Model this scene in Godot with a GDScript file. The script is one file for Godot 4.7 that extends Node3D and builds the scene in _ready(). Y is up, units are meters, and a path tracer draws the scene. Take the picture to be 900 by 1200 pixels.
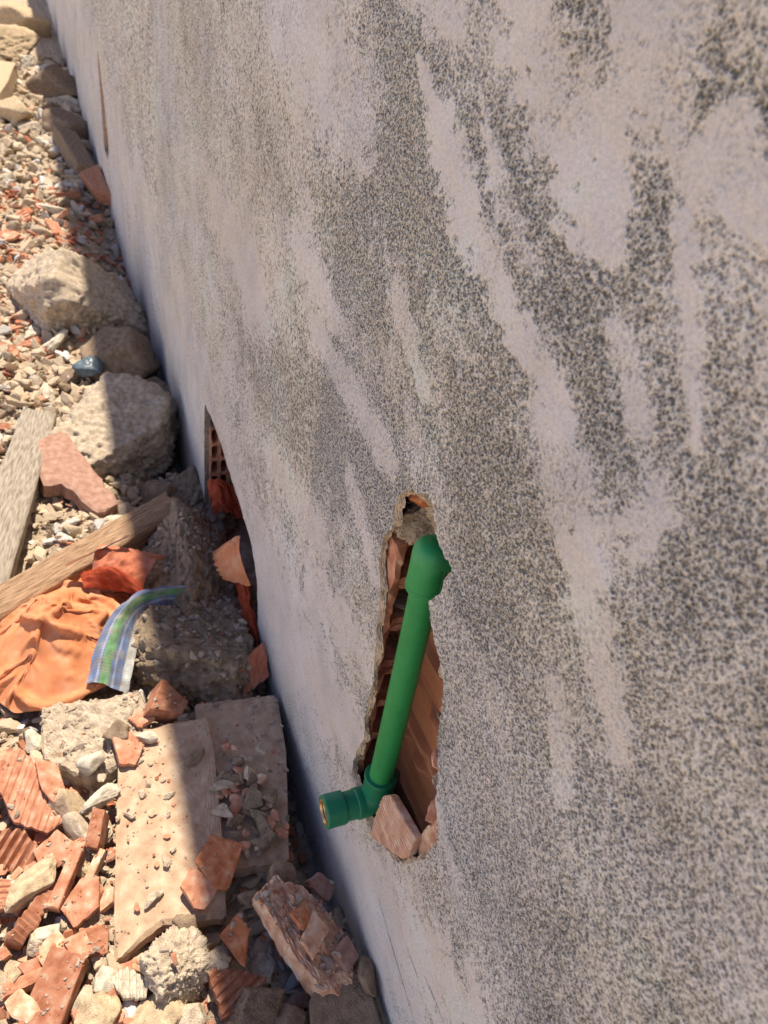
extends Node3D
# A rendered wall with a chased-out hole and a green water pipe, and the rubble strip along its foot.
# World: x = 0 is the plaster face (x < 0 is the open side), y up, the wall runs along z.

const CAM := Vector3(-0.22, 0.82, 0.0)
const PIPE_Z := -0.367
const PIPE_X := 0.012

var rng := RandomNumberGenerator.new()
var n1 := FastNoiseLite.new()
var M := {}
var taken: Array = []      # discs (x, z, radius) kept clear of loose chips
var names := {}


func _ready() -> void:
	# ---------- camera, sky, sun, exposure ----------
	var cam := Camera3D.new()
	cam.name = "camera"
	cam.keep_aspect = Camera3D.KEEP_HEIGHT
	cam.near = 0.02
	cam.far = 900.0
	var lens := CameraAttributesPhysical.new()
	lens.frustum_focal_length = 18.0
	lens.exposure_aperture = 9.0
	lens.frustum_focus_distance = 0.66
	lens.frustum_near = 0.02
	lens.frustum_far = 900.0
	cam.attributes = lens
	cam.fov = 67.38
	cam.transform = Transform3D(Basis(Vector3(0.92422, 0.13905, 0.35563), Vector3(0.11204, 0.79160, -0.60068), Vector3(-0.36504, 0.59501, 0.71604)), CAM)
	add_child(cam)
	cam.current = true

	var env := Environment.new()
	env.background_mode = Environment.BG_SKY
	var sky := Sky.new()
	var sm := ProceduralSkyMaterial.new()
	sm.sky_top_color = Color(0.24, 0.31, 0.48)
	sm.sky_horizon_color = Color(1.0, 0.99, 0.985)
	sm.sky_curve = 0.2
	sm.ground_bottom_color = Color(0.45, 0.38, 0.32)
	sm.ground_horizon_color = Color(0.75, 0.72, 0.7)
	sm.sky_energy_multiplier = 1.2
	sm.sun_angle_max = 4.0
	sky.sky_material = sm
	env.sky = sky
	env.tonemap_mode = Environment.TONE_MAPPER_LINEAR
	env.tonemap_exposure = 1.66
	env.sdfgi_enabled = true
	env.ssao_enabled = true
	env.ssil_enabled = true
	var we := WorldEnvironment.new()
	we.name = "world_environment"
	we.environment = env
	add_child(we)

	var sun := DirectionalLight3D.new()
	sun.name = "sun"
	sun.light_energy = 1.52
	sun.light_color = Color(1.0, 0.95, 0.87)
	sun.light_angular_distance = 0.53
	sun.shadow_enabled = true
	var to_sun := Vector3(0.0665, 1.0, -0.36).normalized()
	add_child(sun)
	sun.look_at_from_position(to_sun * 20.0, Vector3.ZERO, Vector3.FORWARD)

	rng.seed = 90210
	n1.noise_type = FastNoiseLite.TYPE_SIMPLEX_SMOOTH
	n1.frequency = 1.0
	n1.seed = 7
	n1.fractal_type = FastNoiseLite.FRACTAL_FBM
	n1.fractal_octaves = 3
	make_materials()
	build_ground()
	build_wall()
	build_pipe()
	build_big_pieces()
	build_sack()
	build_chips()


# =====================================================================
#  helpers
# =====================================================================
class Geo:
	var v := PackedVector3Array()
	var uv := PackedVector2Array()
	var col := PackedColorArray()
	var ix := PackedInt32Array()

	func add(p: Vector3) -> int:
		v.append(p)
		return v.size() - 1

	func add_uv(p: Vector3, t: Vector2) -> int:
		v.append(p)
		uv.append(t)
		return v.size() - 1

	func tri(a: int, b: int, c: int) -> void:      # counter-clockwise seen from outside
		ix.append(a)
		ix.append(c)
		ix.append(b)

	func quad(a: int, b: int, c: int, d: int) -> void:
		tri(a, b, c)
		tri(a, c, d)

	func mesh(flat := false) -> ArrayMesh:
		var arrays := []
		arrays.resize(Mesh.ARRAY_MAX)
		if flat:
			var fv := PackedVector3Array()
			var fn := PackedVector3Array()
			var fi := PackedInt32Array()
			var n := ix.size()
			fv.resize(n)
			fn.resize(n)
			fi.resize(n)
			for t in range(0, n, 3):
				var p := v[ix[t]]
				var q := v[ix[t + 1]]
				var r := v[ix[t + 2]]
				var nn := (r - p).cross(q - p).normalized()
				fv[t] = p
				fv[t + 1] = q
				fv[t + 2] = r
				for k in 3:
					fn[t + k] = nn
					fi[t + k] = t + k
			arrays[Mesh.ARRAY_VERTEX] = fv
			arrays[Mesh.ARRAY_NORMAL] = fn
			arrays[Mesh.ARRAY_INDEX] = fi
		else:
			var nrm := PackedVector3Array()
			nrm.resize(v.size())
			for t in range(0, ix.size(), 3):
				var a := ix[t]
				var b := ix[t + 1]
				var c := ix[t + 2]
				var p := v[a]
				var nn := (v[c] - p).cross(v[b] - p)
				nrm[a] += nn
				nrm[b] += nn
				nrm[c] += nn
			for k in nrm.size():
				nrm[k] = nrm[k].normalized() if nrm[k].length_squared() > 1e-24 else Vector3.UP
			arrays[Mesh.ARRAY_VERTEX] = v
			arrays[Mesh.ARRAY_NORMAL] = nrm
			arrays[Mesh.ARRAY_INDEX] = ix
			if uv.size() == v.size():
				arrays[Mesh.ARRAY_TEX_UV] = uv
			if col.size() == v.size():
				arrays[Mesh.ARRAY_COLOR] = col
		var m := ArrayMesh.new()
		m.add_surface_from_arrays(Mesh.PRIMITIVE_TRIANGLES, arrays)
		return m


func numbered(called: String) -> String:
	if not names.has(called):
		names[called] = 0
		return called
	names[called] += 1
	return "%s_%03d" % [called, names[called]]


func holder(called: String, label: String, category: String, at := Vector3.ZERO) -> Node3D:
	var o := Node3D.new()
	o.name = numbered(called)
	o.position = at
	o.set_meta("label", label)
	o.set_meta("category", category)
	add_child(o, true)
	return o


func piece(parent: Node3D, called: String, m: Mesh, mat: Material, xf := Transform3D()) -> MeshInstance3D:
	var o := MeshInstance3D.new()
	o.name = called
	o.mesh = m
	o.material_override = mat
	o.transform = xf
	parent.add_child(o, true)
	return o


func thing(called: String, label: String, category: String, m: Mesh, mat: Material, xf: Transform3D, group := "") -> MeshInstance3D:
	var o := MeshInstance3D.new()
	o.name = numbered(called)
	o.mesh = m
	o.material_override = mat
	o.transform = xf
	o.set_meta("label", label)
	o.set_meta("category", category)
	if group != "":
		o.set_meta("group", group)
	add_child(o, true)
	return o


func structure(called: String, m: Mesh, mat: Material) -> MeshInstance3D:
	var o := MeshInstance3D.new()
	o.name = numbered(called)
	o.mesh = m
	o.material_override = mat
	o.set_meta("kind", "structure")
	add_child(o, true)
	return o


func rot(x: float, y: float, z: float) -> Basis:
	return Basis.from_euler(Vector3(deg_to_rad(x), deg_to_rad(y), deg_to_rad(z)))


func ns(x: float, y: float, z := 0.0) -> float:
	return n1.get_noise_3d(x, y, z)


func smooth(a: float, b: float, x: float) -> float:
	var t := clampf((x - a) / (b - a), 0.0, 1.0)
	return t * t * (3.0 - 2.0 * t)


# ---------------------------------------------------------------- textures
func noise_img(sd: int, w: int, h: int, freq: float, oct := 2, seamless := true, gain := 0.5) -> PackedByteArray:
	var f := FastNoiseLite.new()
	f.noise_type = FastNoiseLite.TYPE_SIMPLEX_SMOOTH
	f.fractal_gain = gain
	f.seed = sd
	f.frequency = freq
	f.fractal_type = FastNoiseLite.FRACTAL_FBM
	f.fractal_octaves = oct
	var im := f.get_seamless_image(w, h, false, false, 0.15) if seamless else f.get_image(w, h)
	im.convert(Image.FORMAT_L8)
	return im.get_data()


func tone_tex(sd: int, size: int, f1: float, o1: int, f2: float, share: float, ramp: Array, grain := 0.0) -> Array:
	# two noises mixed, sent through a colour ramp; also the matching height picture
	var a := noise_img(sd, size, size, f1, o1)
	var b := noise_img(sd + 11, size, size, f2, 2)
	var lut := PackedByteArray()
	lut.resize(768)
	var k := ramp.size() - 1
	for i in 256:
		var t := float(i) / 255.0 * k
		var j := mini(int(t), k - 1)
		var c: Color = ramp[j].lerp(ramp[j + 1], t - j)
		lut[i * 3] = int(clampf(c.r, 0, 1) * 255.0)
		lut[i * 3 + 1] = int(clampf(c.g, 0, 1) * 255.0)
		lut[i * 3 + 2] = int(clampf(c.b, 0, 1) * 255.0)
	var n := size * size
	var out := PackedByteArray()
	out.resize(n * 3)
	var hgt := PackedByteArray()
	hgt.resize(n)
	var s2 := int(share * 256.0)
	var s1 := 256 - s2
	var g := int(grain * 256.0)
	var r := 12345 + sd
	for i in n:
		r = (r * 1103515245 + 12345) & 0x7fffffff
		var t := (a[i] * s1 + b[i] * s2 + (((r >> 16) & 255) - 128) * g) >> 8
		t = clampi(128 + (t - 128) * 3 / 2, 0, 255)
		hgt[i] = t
		var q := t * 3
		var w := i * 3
		out[w] = lut[q]
		out[w + 1] = lut[q + 1]
		out[w + 2] = lut[q + 2]
	return [ImageTexture.create_from_image(Image.create_from_data(size, size, false, Image.FORMAT_RGB8, out)), ImageTexture.create_from_image(Image.create_from_data(size, size, false, Image.FORMAT_L8, hgt))]


func tri_mat(called: String, tex: Array, scale: Vector3, rough: float, relief: float, world := true, tint := Color.WHITE) -> StandardMaterial3D:
	var m := StandardMaterial3D.new()
	m.resource_name = called
	m.albedo_texture = tex[0]
	m.albedo_color = tint
	m.roughness = rough
	m.metallic_specular = 0.3
	m.uv1_triplanar = true
	m.uv1_world_triplanar = world
	m.uv1_scale = scale
	m.uv1_triplanar_sharpness = 4.0
	if relief != 0.0:
		m.heightmap_enabled = true
		m.heightmap_scale = relief
		m.heightmap_texture = tex[1]
	return m


func lin(r: float, g: float, b: float) -> Color:
	return Color(r, g, b).linear_to_srgb()


func make_materials() -> void:
	var sand := tone_tex(3, 1024, 0.012, 4, 0.16, 0.5, [lin(0.20, 0.15, 0.105), lin(0.42, 0.325, 0.23), lin(0.56, 0.45, 0.325), lin(0.66, 0.56, 0.43)], 0.2)
	M.sand = tri_mat("sand", sand, Vector3(3, 3, 3), 0.95, 0.25)
	var mortar := tone_tex(23, 512, 0.02, 3, 0.2, 0.5, [lin(0.2, 0.16, 0.12), lin(0.42, 0.338, 0.250), lin(0.54, 0.445, 0.335), lin(0.66, 0.57, 0.45)], 0.2)
	M.mortar = tri_mat("mortar", mortar, Vector3(7, 7, 7), 0.95, 0.16)
	M.grey = tri_mat("grey_concrete", mortar, Vector3(6, 6, 6), 0.95, 0.12, true, Color(0.74, 0.70, 0.67))
	M.white = tri_mat("white_mortar", mortar, Vector3(9, 9, 9), 0.95, 0.1, true, Color(1.08, 1.12, 1.14))
	M.cream = tri_mat("cream_mortar", mortar, Vector3(8, 8, 8), 0.95, 0.12, true, Color(1.02, 0.99, 0.93))
	M.earth = tri_mat("earth", mortar, Vector3(5, 5, 5), 0.98, 0.25, true, Color(0.78, 0.75, 0.72))
	var clay := tone_tex(41, 512, 0.015, 4, 0.25, 0.3, [lin(0.31, 0.125, 0.072), lin(0.46, 0.20, 0.118), lin(0.53, 0.27, 0.175), lin(0.60, 0.45, 0.34)], 0.12)
	M.clay = tri_mat("terracotta", clay, Vector3(7, 7, 7), 0.9, 0.05)
	M.clay_dark = tri_mat("dark_terracotta", clay, Vector3(9, 9, 9), 0.9, 0.05, true, Color(0.85, 0.82, 0.8))
	M.clay_pale = tri_mat("pale_terracotta", clay, Vector3(8, 8, 8), 0.92, 0.05, true, Color(1.08, 1.2, 1.22))
	M.clay_wet = tri_mat("fresh_terracotta", clay, Vector3(8, 8, 8), 0.9, 0.05, true, Color(0.98, 0.88, 0.76))
	M.clay_web = tri_mat("clean_terracotta", tone_tex(47, 256, 0.012, 3, 0.1, 0.25, [lin(0.40, 0.165, 0.082), lin(0.45, 0.195, 0.10), lin(0.48, 0.22, 0.118)], 0.04), Vector3(4, 4, 4), 0.85, 0.0)
	var dusty := tone_tex(57, 1024, 0.01, 4, 0.22, 0.35, [lin(0.32, 0.205, 0.135), lin(0.42, 0.285, 0.19), lin(0.48, 0.35, 0.24), lin(0.58, 0.46, 0.34)], 0.14)
	M.slab = tri_mat("dusty_slab", dusty, Vector3(4, 4, 4), 0.93, 0.05)
	M.pink = tri_mat("pink_slab", dusty, Vector3(6, 6, 6), 0.92, 0.06, true, Color(0.9, 0.83, 0.86))
	var wood := tone_tex(71, 512, 0.02, 4, 0.15, 0.25, [lin(0.16, 0.128, 0.098), lin(0.28, 0.235, 0.185), lin(0.36, 0.31, 0.25), lin(0.44, 0.39, 0.32)], 0.06)
	M.wood = tri_mat("weathered_wood", wood, Vector3(20, 20, 2.6), 0.9, 0.14, false)
	M.wood_brown = tri_mat("brown_wood", wood, Vector3(20, 20, 2.4), 0.9, 0.2, false, Color(1.02, 0.9, 0.8))
	var cloth := tone_tex(83, 512, 0.01, 3, 0.3, 0.25, [lin(0.48, 0.17, 0.07), lin(0.57, 0.215, 0.095), lin(0.62, 0.25, 0.12), lin(0.64, 0.36, 0.22)], 0.08)
	M.orange = tri_mat("orange_cloth", cloth, Vector3(5, 5, 5), 0.75, 0.02)
	M.orange.backlight_enabled = true
	M.orange.backlight = Color(0.15, 0.06, 0.03)
	M.red_cloth = tri_mat("red_cloth", cloth, Vector3(5, 5, 5), 0.8, 0.03, true, Color(0.74, 0.50, 0.46))
	M.pink_cloth = tri_mat("faded_cloth", cloth, Vector3(5, 5, 5), 0.8, 0.03, true, Color(0.9, 0.86, 0.95))
	var green := tone_tex(97, 256, 0.01, 3, 0.1, 0.3, [lin(0.017, 0.215, 0.058), lin(0.021, 0.25, 0.070), lin(0.026, 0.27, 0.08), lin(0.075, 0.29, 0.125)], 0.03)
	M.green = tri_mat("green_plastic", green, Vector3(3, 3, 3), 0.5, 0.005)
	M.green.metallic_specular = 0.4
	M.green_dark = tri_mat("green_fitting", green, Vector3(3, 3, 3), 0.48, 0.005, true, Color(0.72, 0.84, 1.06))
	M.green_dark.metallic_specular = 0.4
	M.brass = tri_mat("brass", tone_tex(101, 128, 0.03, 2, 0.2, 0.3, [lin(0.4, 0.27, 0.13), lin(0.62, 0.44, 0.24)], 0.05), Vector3(8, 8, 8), 0.4, 0.0)
	M.brass.metallic = 0.9
	var plain := tone_tex(113, 512, 0.02, 4, 0.2, 0.5, [lin(0.16, 0.14, 0.12), lin(0.34, 0.30, 0.27), lin(0.46, 0.415, 0.38)], 0.15)
	M.core = tri_mat("wall_render", plain, Vector3(3, 3, 3), 0.95, 0.1)
	M.broken = tri_mat("broken_plaster", plain, Vector3(12, 12, 12), 0.95, 0.15, true, Color(1.0, 0.98, 0.92))
	M.pale_broken = tri_mat("pale_mortar", plain, Vector3(9, 9, 9), 0.95, 0.2, true, Color(1.25, 1.18, 1.06))
	M.plastic_dark = tri_mat("dark_plastic", tone_tex(127, 128, 0.03, 2, 0.2, 0.3, [lin(0.07, 0.10, 0.12), lin(0.12, 0.16, 0.19)], 0.0), Vector3(8, 8, 8), 0.3, 0.02)


# =====================================================================
#  ground
# =====================================================================
func ground_y(x: float, z: float) -> float:
	var pts := [[0.3, -0.04], [-0.24, -0.035], [-0.4, -0.035], [-0.63, -0.055], [-0.9, -0.09], [-1.3, -0.15], [-1.85, -0.15], [-2.6, -0.14], [-3.65, -0.10], [-8.2, -0.03], [-40.0, 0.0]]
	var b := -0.04
	for k in pts.size() - 1:
		var z0: float = pts[k][0]
		var z1: float = pts[k + 1][0]
		if z <= z0 and z >= z1:
			b = lerpf(pts[k][1], pts[k + 1][1], (z0 - z) / (z0 - z1))
	var away := smooth(-0.03, -0.17, x) * clampf((-z - 0.55) / 0.5, 0.0, 1.0) * (1.0 - smooth(2.4, 3.6, -z))
	b += 0.075 * away
	b += 0.014 * smooth(-0.19, -0.23, x) * smooth(-0.74, -0.66, z)
	b -= 0.075 * smooth(-0.055, -0.02, x) * smooth(-0.33, -0.42, z) * smooth(-0.80, -0.66, z)
	b -= 0.06 * smooth(-0.11, -0.03, x) * smooth(-1.22, -1.34, z) * smooth(-2.3, -2.0, z)
	b += 0.02 * ns(x * 2.3, z * 2.3, 4.0)
	if absf(x) < 3.0 and z > -10.0 and z < 2.0:
		b += 0.011 * ns(x * 14.0, z * 14.0, 1.0) + 0.0035 * ns(x * 60.0, z * 60.0, 2.0)
	else:
		b += 0.12 * ns(x * 0.12, z * 0.12, 8.0)
	return b


func spread_axis(lo: float, hi: float, step: float, far_lo: float, far_hi: float, grow: float) -> PackedFloat32Array:
	var left: Array = []
	var p := lo
	var s := step
	while p > far_lo:
		s *= grow
		p -= s
		left.append(p)
	left.reverse()
	var out := PackedFloat32Array(left)
	var n := int(round((hi - lo) / step))
	for i in n + 1:
		out.append(lerpf(lo, hi, float(i) / n))
	p = hi
	s = step
	while p < far_hi:
		s *= grow
		p += s
		out.append(p)
	return out


func build_ground() -> void:
	var xs := spread_axis(-0.5, 0.02, 0.004, -420.0, 420.0, 1.13)
	var zs := spread_axis(-1.9, 0.1, 0.004, -420.0, 420.0, 1.028)
	var g := Geo.new()
	var nx := xs.size()
	var nz := zs.size()
	for j in nz:
		for i in nx:
			g.add(Vector3(xs[i], ground_y(xs[i], zs[j]), zs[j]))
	for j in nz - 1:
		for i in nx - 1:
			var a := j * nx + i
			g.quad(a, a + nx, a + nx + 1, a + 1)
	structure("ground", g.mesh(), M.sand)


# =====================================================================
#  wall
# =====================================================================
func hole_outline() -> PackedVector2Array:      # (z, y) of the chased hole round the pipe
	return PackedVector2Array([
		Vector2(-0.426, 0.438), Vector2(-0.422, 0.416), Vector2(-0.412, 0.397), Vector2(-0.408, 0.371), Vector2(-0.404, 0.350), Vector2(-0.400, 0.328), Vector2(-0.396, 0.305), Vector2(-0.397, 0.280),
		Vector2(-0.396, 0.258), Vector2(-0.394, 0.235), Vector2(-0.394, 0.214), Vector2(-0.404, 0.175), Vector2(-0.401, 0.159), Vector2(-0.383, 0.152), Vector2(-0.363, 0.150), Vector2(-0.345, 0.152),
		Vector2(-0.322, 0.160), Vector2(-0.298, 0.178), Vector2(-0.275, 0.207), Vector2(-0.258, 0.249), Vector2(-0.250, 0.284), Vector2(-0.260, 0.302), Vector2(-0.269, 0.320), Vector2(-0.276, 0.343),
		Vector2(-0.284, 0.363), Vector2(-0.289, 0.385), Vector2(-0.297, 0.413), Vector2(-0.308, 0.428), Vector2(-0.319, 0.433), Vector2(-0.330, 0.444), Vector2(-0.336, 0.454), Vector2(-0.328, 0.470),
		Vector2(-0.319, 0.490), Vector2(-0.319, 0.501), Vector2(-0.327, 0.501), Vector2(-0.339, 0.503), Vector2(-0.348, 0.507), Vector2(-0.359, 0.523), Vector2(-0.373, 0.521), Vector2(-0.398, 0.507),
		Vector2(-0.412, 0.493), Vector2(-0.413, 0.479), Vector2(-0.408, 0.470), Vector2(-0.418, 0.451)])


func gap_outline() -> PackedVector2Array:       # the missing brick at the foot of the wall
	return PackedVector2Array([Vector2(-1.177, 0.131), Vector2(-1.178, 0.09), Vector2(-1.176, 0.051), Vector2(-1.177, 0.0), Vector2(-1.178, -0.3), Vector2(-0.760, -0.3), Vector2(-0.765, 0.0), Vector2(-0.775, 0.05),
		Vector2(-0.781, 0.074), Vector2(-0.822, 0.104), Vector2(-0.889, 0.114), Vector2(-0.967, 0.122), Vector2(-1.046, 0.134), Vector2(-1.124, 0.138)])


func ragged(p: PackedVector2Array, step: float, amp: float, sd: float) -> PackedVector2Array:
	var out := PackedVector2Array()
	for k in p.size():
		var a := p[k]
		var b := p[(k + 1) % p.size()]
		var n := maxi(1, int(a.distance_to(b) / step))
		var nrm := (b - a).orthogonal().normalized()
		for i in n:
			var q := a.lerp(b, float(i) / n)
			q += nrm * amp * (ns(q.x * 50.0, q.y * 50.0, sd) * 1.0 + ns(q.x * 210.0, q.y * 210.0, sd + 3.0) * 0.5)
			out.append(q)
	return out


func nearest_on(poly: PackedVector2Array, p: Vector2) -> Vector2:
	var best := INF
	var at := p
	for k in poly.size():
		var q := Geometry2D.get_closest_point_to_segment(p, poly[k], poly[(k + 1) % poly.size()])
		var d := q.distance_squared_to(p)
		if d < best:
			best = d
			at = q
	return at


func wall_relief(z: float, y: float) -> float:  # waviness of the plaster face, metres towards the open side
	return 0.003 * ns(z * 3.0, y * 3.0, 20.0) + 0.0009 * ns((z * 0.9 - y * 0.45) * 14.0, (y * 0.9 + z * 0.45) * 50.0, 21.0)


func plaster_sheet(z0: float, z1: float, y0: float, y1: float, nz: int, ny: int, cut: PackedVector2Array, tex: Array, depth: float) -> Geo:
	# face of the wall between z0 (near) and z1 (far); cut out and given a broken edge along the outline
	var g := Geo.new()
	var lo := Vector2(INF, INF)
	var hi := -lo
	for p in cut:
		lo = lo.min(p)
		hi = hi.max(p)
	var box := Rect2(lo, hi - lo).grow(0.01) if cut.size() else Rect2(9, 9, 0, 0)
	var inside := PackedByteArray()
	inside.resize((nz + 1) * (ny + 1))
	var pts := PackedVector2Array()
	pts.resize(inside.size())
	for j in ny + 1:
		for i in nz + 1:
			var p := Vector2(lerpf(z0, z1, float(i) / nz), lerpf(y0, y1, float(j) / ny))
			var k := j * (nz + 1) + i
			pts[k] = p
			inside[k] = 1 if box.has_point(p) and Geometry2D.is_point_in_polygon(p, cut) else 0
	for j in ny + 1:
		for i in nz + 1:
			var k := j * (nz + 1) + i
			if inside[k] == 1:
				var rim := false
				for dj in range(-1, 2):
					for di in range(-1, 2):
						var a := clampi(i + di, 0, nz)
						var b := clampi(j + dj, 0, ny)
						if inside[b * (nz + 1) + a] == 0:
							rim = true
				if rim:
					pts[k] = nearest_on(cut, pts[k])
					inside[k] = 2
	var hb := PackedByteArray()
	if depth > 0.0:
		var grains: Image = tex[2]
		var small := Image.create_from_data(grains.get_width(), grains.get_height(), false, Image.FORMAT_L8, grains.get_data())
		small.resize(nz + 1, ny + 1, Image.INTERPOLATE_BILINEAR)
		small.flip_y()
		hb = small.get_data()
	var rough_map: Image = tex[3]
	var rm := Image.create_from_data(rough_map.get_width(), rough_map.get_height(), false, Image.FORMAT_L8, rough_map.get_data())
	rm.resize(nz + 1, ny + 1, Image.INTERPOLATE_BILINEAR)
	rm.flip_y()
	var rb := rm.get_data()
	for k in pts.size():
		var p := pts[k]
		var t := Vector2((z0 - p.x) / (z0 - z1), (y1 - p.y) / (y1 - y0))
		g.add_uv(Vector3(-wall_relief(p.x, p.y) - (depth * (hb[k] / 255.0 - 0.8) if depth > 0.0 else 0.0), p.y, p.x), t)
		var tone := 0.96 + 0.16 * ns(p.x * 4.0, p.y * 5.0, 33.0) + 0.12 * ns(p.x * 16.0, p.y * 19.0, 34.0)
		var warm := 0.10 * ns(p.x * 3.0 + 9.0, p.y * 6.0, 35.0) + 0.05 * ns(p.x * 70.0, p.y * 60.0, 37.0)
		var olive := rb[k] / 255.0
		g.col.append(Color(tone * (1.0 + warm * 0.5), tone * (0.936 + 0.010 * olive), tone * (0.893 - 0.05 * olive) * (1.0 - warm)))
	for j in ny:
		for i in nz:
			var a := j * (nz + 1) + i
			var b := a + 1
			var c := a + nz + 2
			var d := a + nz + 1
			if inside[a] and inside[b] and inside[c] and inside[d]:
				continue
			g.quad(a, d, c, b)         # z falls with i, y rises with j: this order faces -x
	return g


func rim_strip(cut: PackedVector2Array, depth: float, sd: float) -> ArrayMesh:
	# the broken thickness of the plaster round a hole
	var g := Geo.new()
	var rows := 8
	var centre := Vector2.ZERO
	for p in cut:
		centre += p / cut.size()
	var n := cut.size()
	for k in n:
		var p := cut[k]
		var before := cut[(k + n - 1) % n]
		var after := cut[(k + 1) % n]
		var nrm := (after - before).orthogonal().normalized()
		if Geometry2D.is_point_in_polygon(p + nrm * 0.004, cut) == false:
			nrm = -nrm
		for r in rows + 1:
			var t := float(r) / rows
			var push := 0.007 * t * (0.25 + ns(p.x * 28.0, p.y * 28.0, sd)) + 0.0022 * sin(t * PI * 0.5) * ns(p.x * 120.0, p.y * 120.0, sd + t * 4.0)
			if r == 0:
				push = 0.0
			var q := p + nrm * push
			g.add(Vector3(-wall_relief(p.x, p.y) + depth * t, q.y, q.x))
	for k in n:
		var k2 := (k + 1) % n
		for r in rows:
			g.quad(k * (rows + 1) + r, k2 * (rows + 1) + r, k2 * (rows + 1) + r + 1, k * (rows + 1) + r + 1)
	return g.mesh()


func wall_texture(z0: float, z1: float, y0: float, y1: float, w: int, h: int, stretch: float, grain_freq: float, sd: int, base: float, lean: float) -> Array:
	# how much of the face is open sandy render and how much is skimmed smooth (trowel strokes), then the sand grains themselves
	var q := 4
	var mw := w / q
	var mh := h / q
	var cover := PackedFloat32Array()
	cover.resize(mw * mh)
	for j in mh:
		var y := lerpf(y1, y0, (j + 0.5) / mh)
		for i in mw:
			var z := lerpf(z0, z1, (i + 0.5) / mw)
			var s := z * 0.89 - y * 0.45        # along the trowel strokes
			var t := y * 0.89 + z * 0.45        # across them
			var v := base + lean * 0.70 * ns(s * 7.0, t * 19.0, 3.0) + 0.34 * ns(z * 11.0, y * 8.0, 6.0) + 0.34 * ns(z * 48.0 + y * 10.0, y * 34.0, 7.0)
			v += 0.38 * ns(z * 150.0, y * 95.0, 8.0) + 0.20 * ns(z * 2.2, y * 3.0, 9.0)
			v -= 0.5 * smooth(0.20, 0.0, y + 0.1 * z + 0.06 * ns(z * 6.0, y * 6.0, 12.0))
			cover[j * mw + i] = v
	for k in trowel_strokes():
		var a := Vector2(k[0], k[1])
		var b := Vector2(k[3], k[4])
		var wa: float = k[2] * 1.45
		var wb: float = k[5] * 1.45
		var reach := maxf(wa, wb) * 1.8
		var zl := minf(a.x, b.x) - reach
		var zh := maxf(a.x, b.x) + reach
		var yl := minf(a.y, b.y) - reach
		var yh := maxf(a.y, b.y) + reach
		var i0 := clampi(int((z0 - zh) / (z0 - z1) * mw), 0, mw)
		var i1 := clampi(int((z0 - zl) / (z0 - z1) * mw), 0, mw)
		var j0 := clampi(int((y1 - yh) / (y1 - y0) * mh), 0, mh)
		var j1 := clampi(int((y1 - yl) / (y1 - y0) * mh), 0, mh)
		var ab := b - a
		var l2 := ab.length_squared()
		for j in range(j0, j1):
			var y := lerpf(y1, y0, (j + 0.5) / mh)
			for i in range(i0, i1):
				var p := Vector2(lerpf(z0, z1, (i + 0.5) / mw), y)
				var t := clampf((p - a).dot(ab) / l2, 0.0, 1.0)
				var d := p.distance_to(a + ab * t)
				var wd := lerpf(wa, wb, t)
				d += wd * (0.9 * ns(p.x * 38.0, p.y * 62.0, 15.0) + 0.6 * ns(p.x * 120.0, p.y * 220.0, 17.0))
				var f := 1.0 - smooth(wd * 0.6, wd * 1.12, d)
				if f > 0.0:
					var at := j * mw + i
					cover[at] = cover[at] + (1.25 * (k[6] - 0.5) - 0.55 * (cover[at] - 0.5)) * f
	var mb := PackedByteArray()
	mb.resize(mw * mh)
	for i in mb.size():
		mb[i] = 4 + int(clampf(cover[i], 0.0, 1.0) * 251.0)
	var mi := Image.create_from_data(mw, mh, false, Image.FORMAT_L8, mb)
	mi.resize(w, h, Image.INTERPOLATE_BILINEAR)
	var mm := mi.get_data()
	var scratch := Image.create_from_data(w, h, false, Image.FORMAT_L8, mm)
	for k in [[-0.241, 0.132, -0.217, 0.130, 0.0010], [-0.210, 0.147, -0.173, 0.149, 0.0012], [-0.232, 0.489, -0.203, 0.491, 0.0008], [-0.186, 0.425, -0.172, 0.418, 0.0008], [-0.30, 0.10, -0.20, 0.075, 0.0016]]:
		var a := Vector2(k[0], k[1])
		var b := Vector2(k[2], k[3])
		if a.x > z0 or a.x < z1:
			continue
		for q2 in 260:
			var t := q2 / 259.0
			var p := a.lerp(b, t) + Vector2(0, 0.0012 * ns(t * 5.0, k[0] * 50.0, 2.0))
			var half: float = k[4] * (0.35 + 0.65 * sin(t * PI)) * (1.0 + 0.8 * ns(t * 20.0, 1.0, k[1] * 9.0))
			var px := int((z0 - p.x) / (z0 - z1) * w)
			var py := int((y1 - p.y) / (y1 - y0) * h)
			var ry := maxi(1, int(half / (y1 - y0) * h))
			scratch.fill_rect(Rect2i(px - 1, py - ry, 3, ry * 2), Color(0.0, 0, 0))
	var sc := scratch.get_data()
	# sand grains, drawn out along the strokes
	var gw := int(w / stretch)
	var gi := Image.create_from_data(gw, h, false, Image.FORMAT_L8, noise_img(sd, gw, h, grain_freq, 4, false, 0.95))
	gi.resize(w, h, Image.INTERPOLATE_CUBIC)
	var gg := gi.get_data()
	var even := PackedInt32Array()      # evens out the grain picture, so that the limits below are shares of its area
	even.resize(256)
	for i in range(0, gg.size(), 7):
		even[gg[i]] += 1
	var below := 0
	for i in 256:
		below += even[i]
		even[i] = int(255.0 * below / (gg.size() / 7.0 + 1.0))
	var fi := noise_img(sd + 5, w, h, minf(grain_freq * 2.3, 0.45), 2, false)
	var ci := noise_img(sd + 9, w, h, grain_freq * 0.36, 3, false, 0.6)
	var alb := PackedByteArray()
	alb.resize(65536)
	var hgt := PackedByteArray()
	hgt.resize(65536)
	var fine := PackedByteArray()
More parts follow.
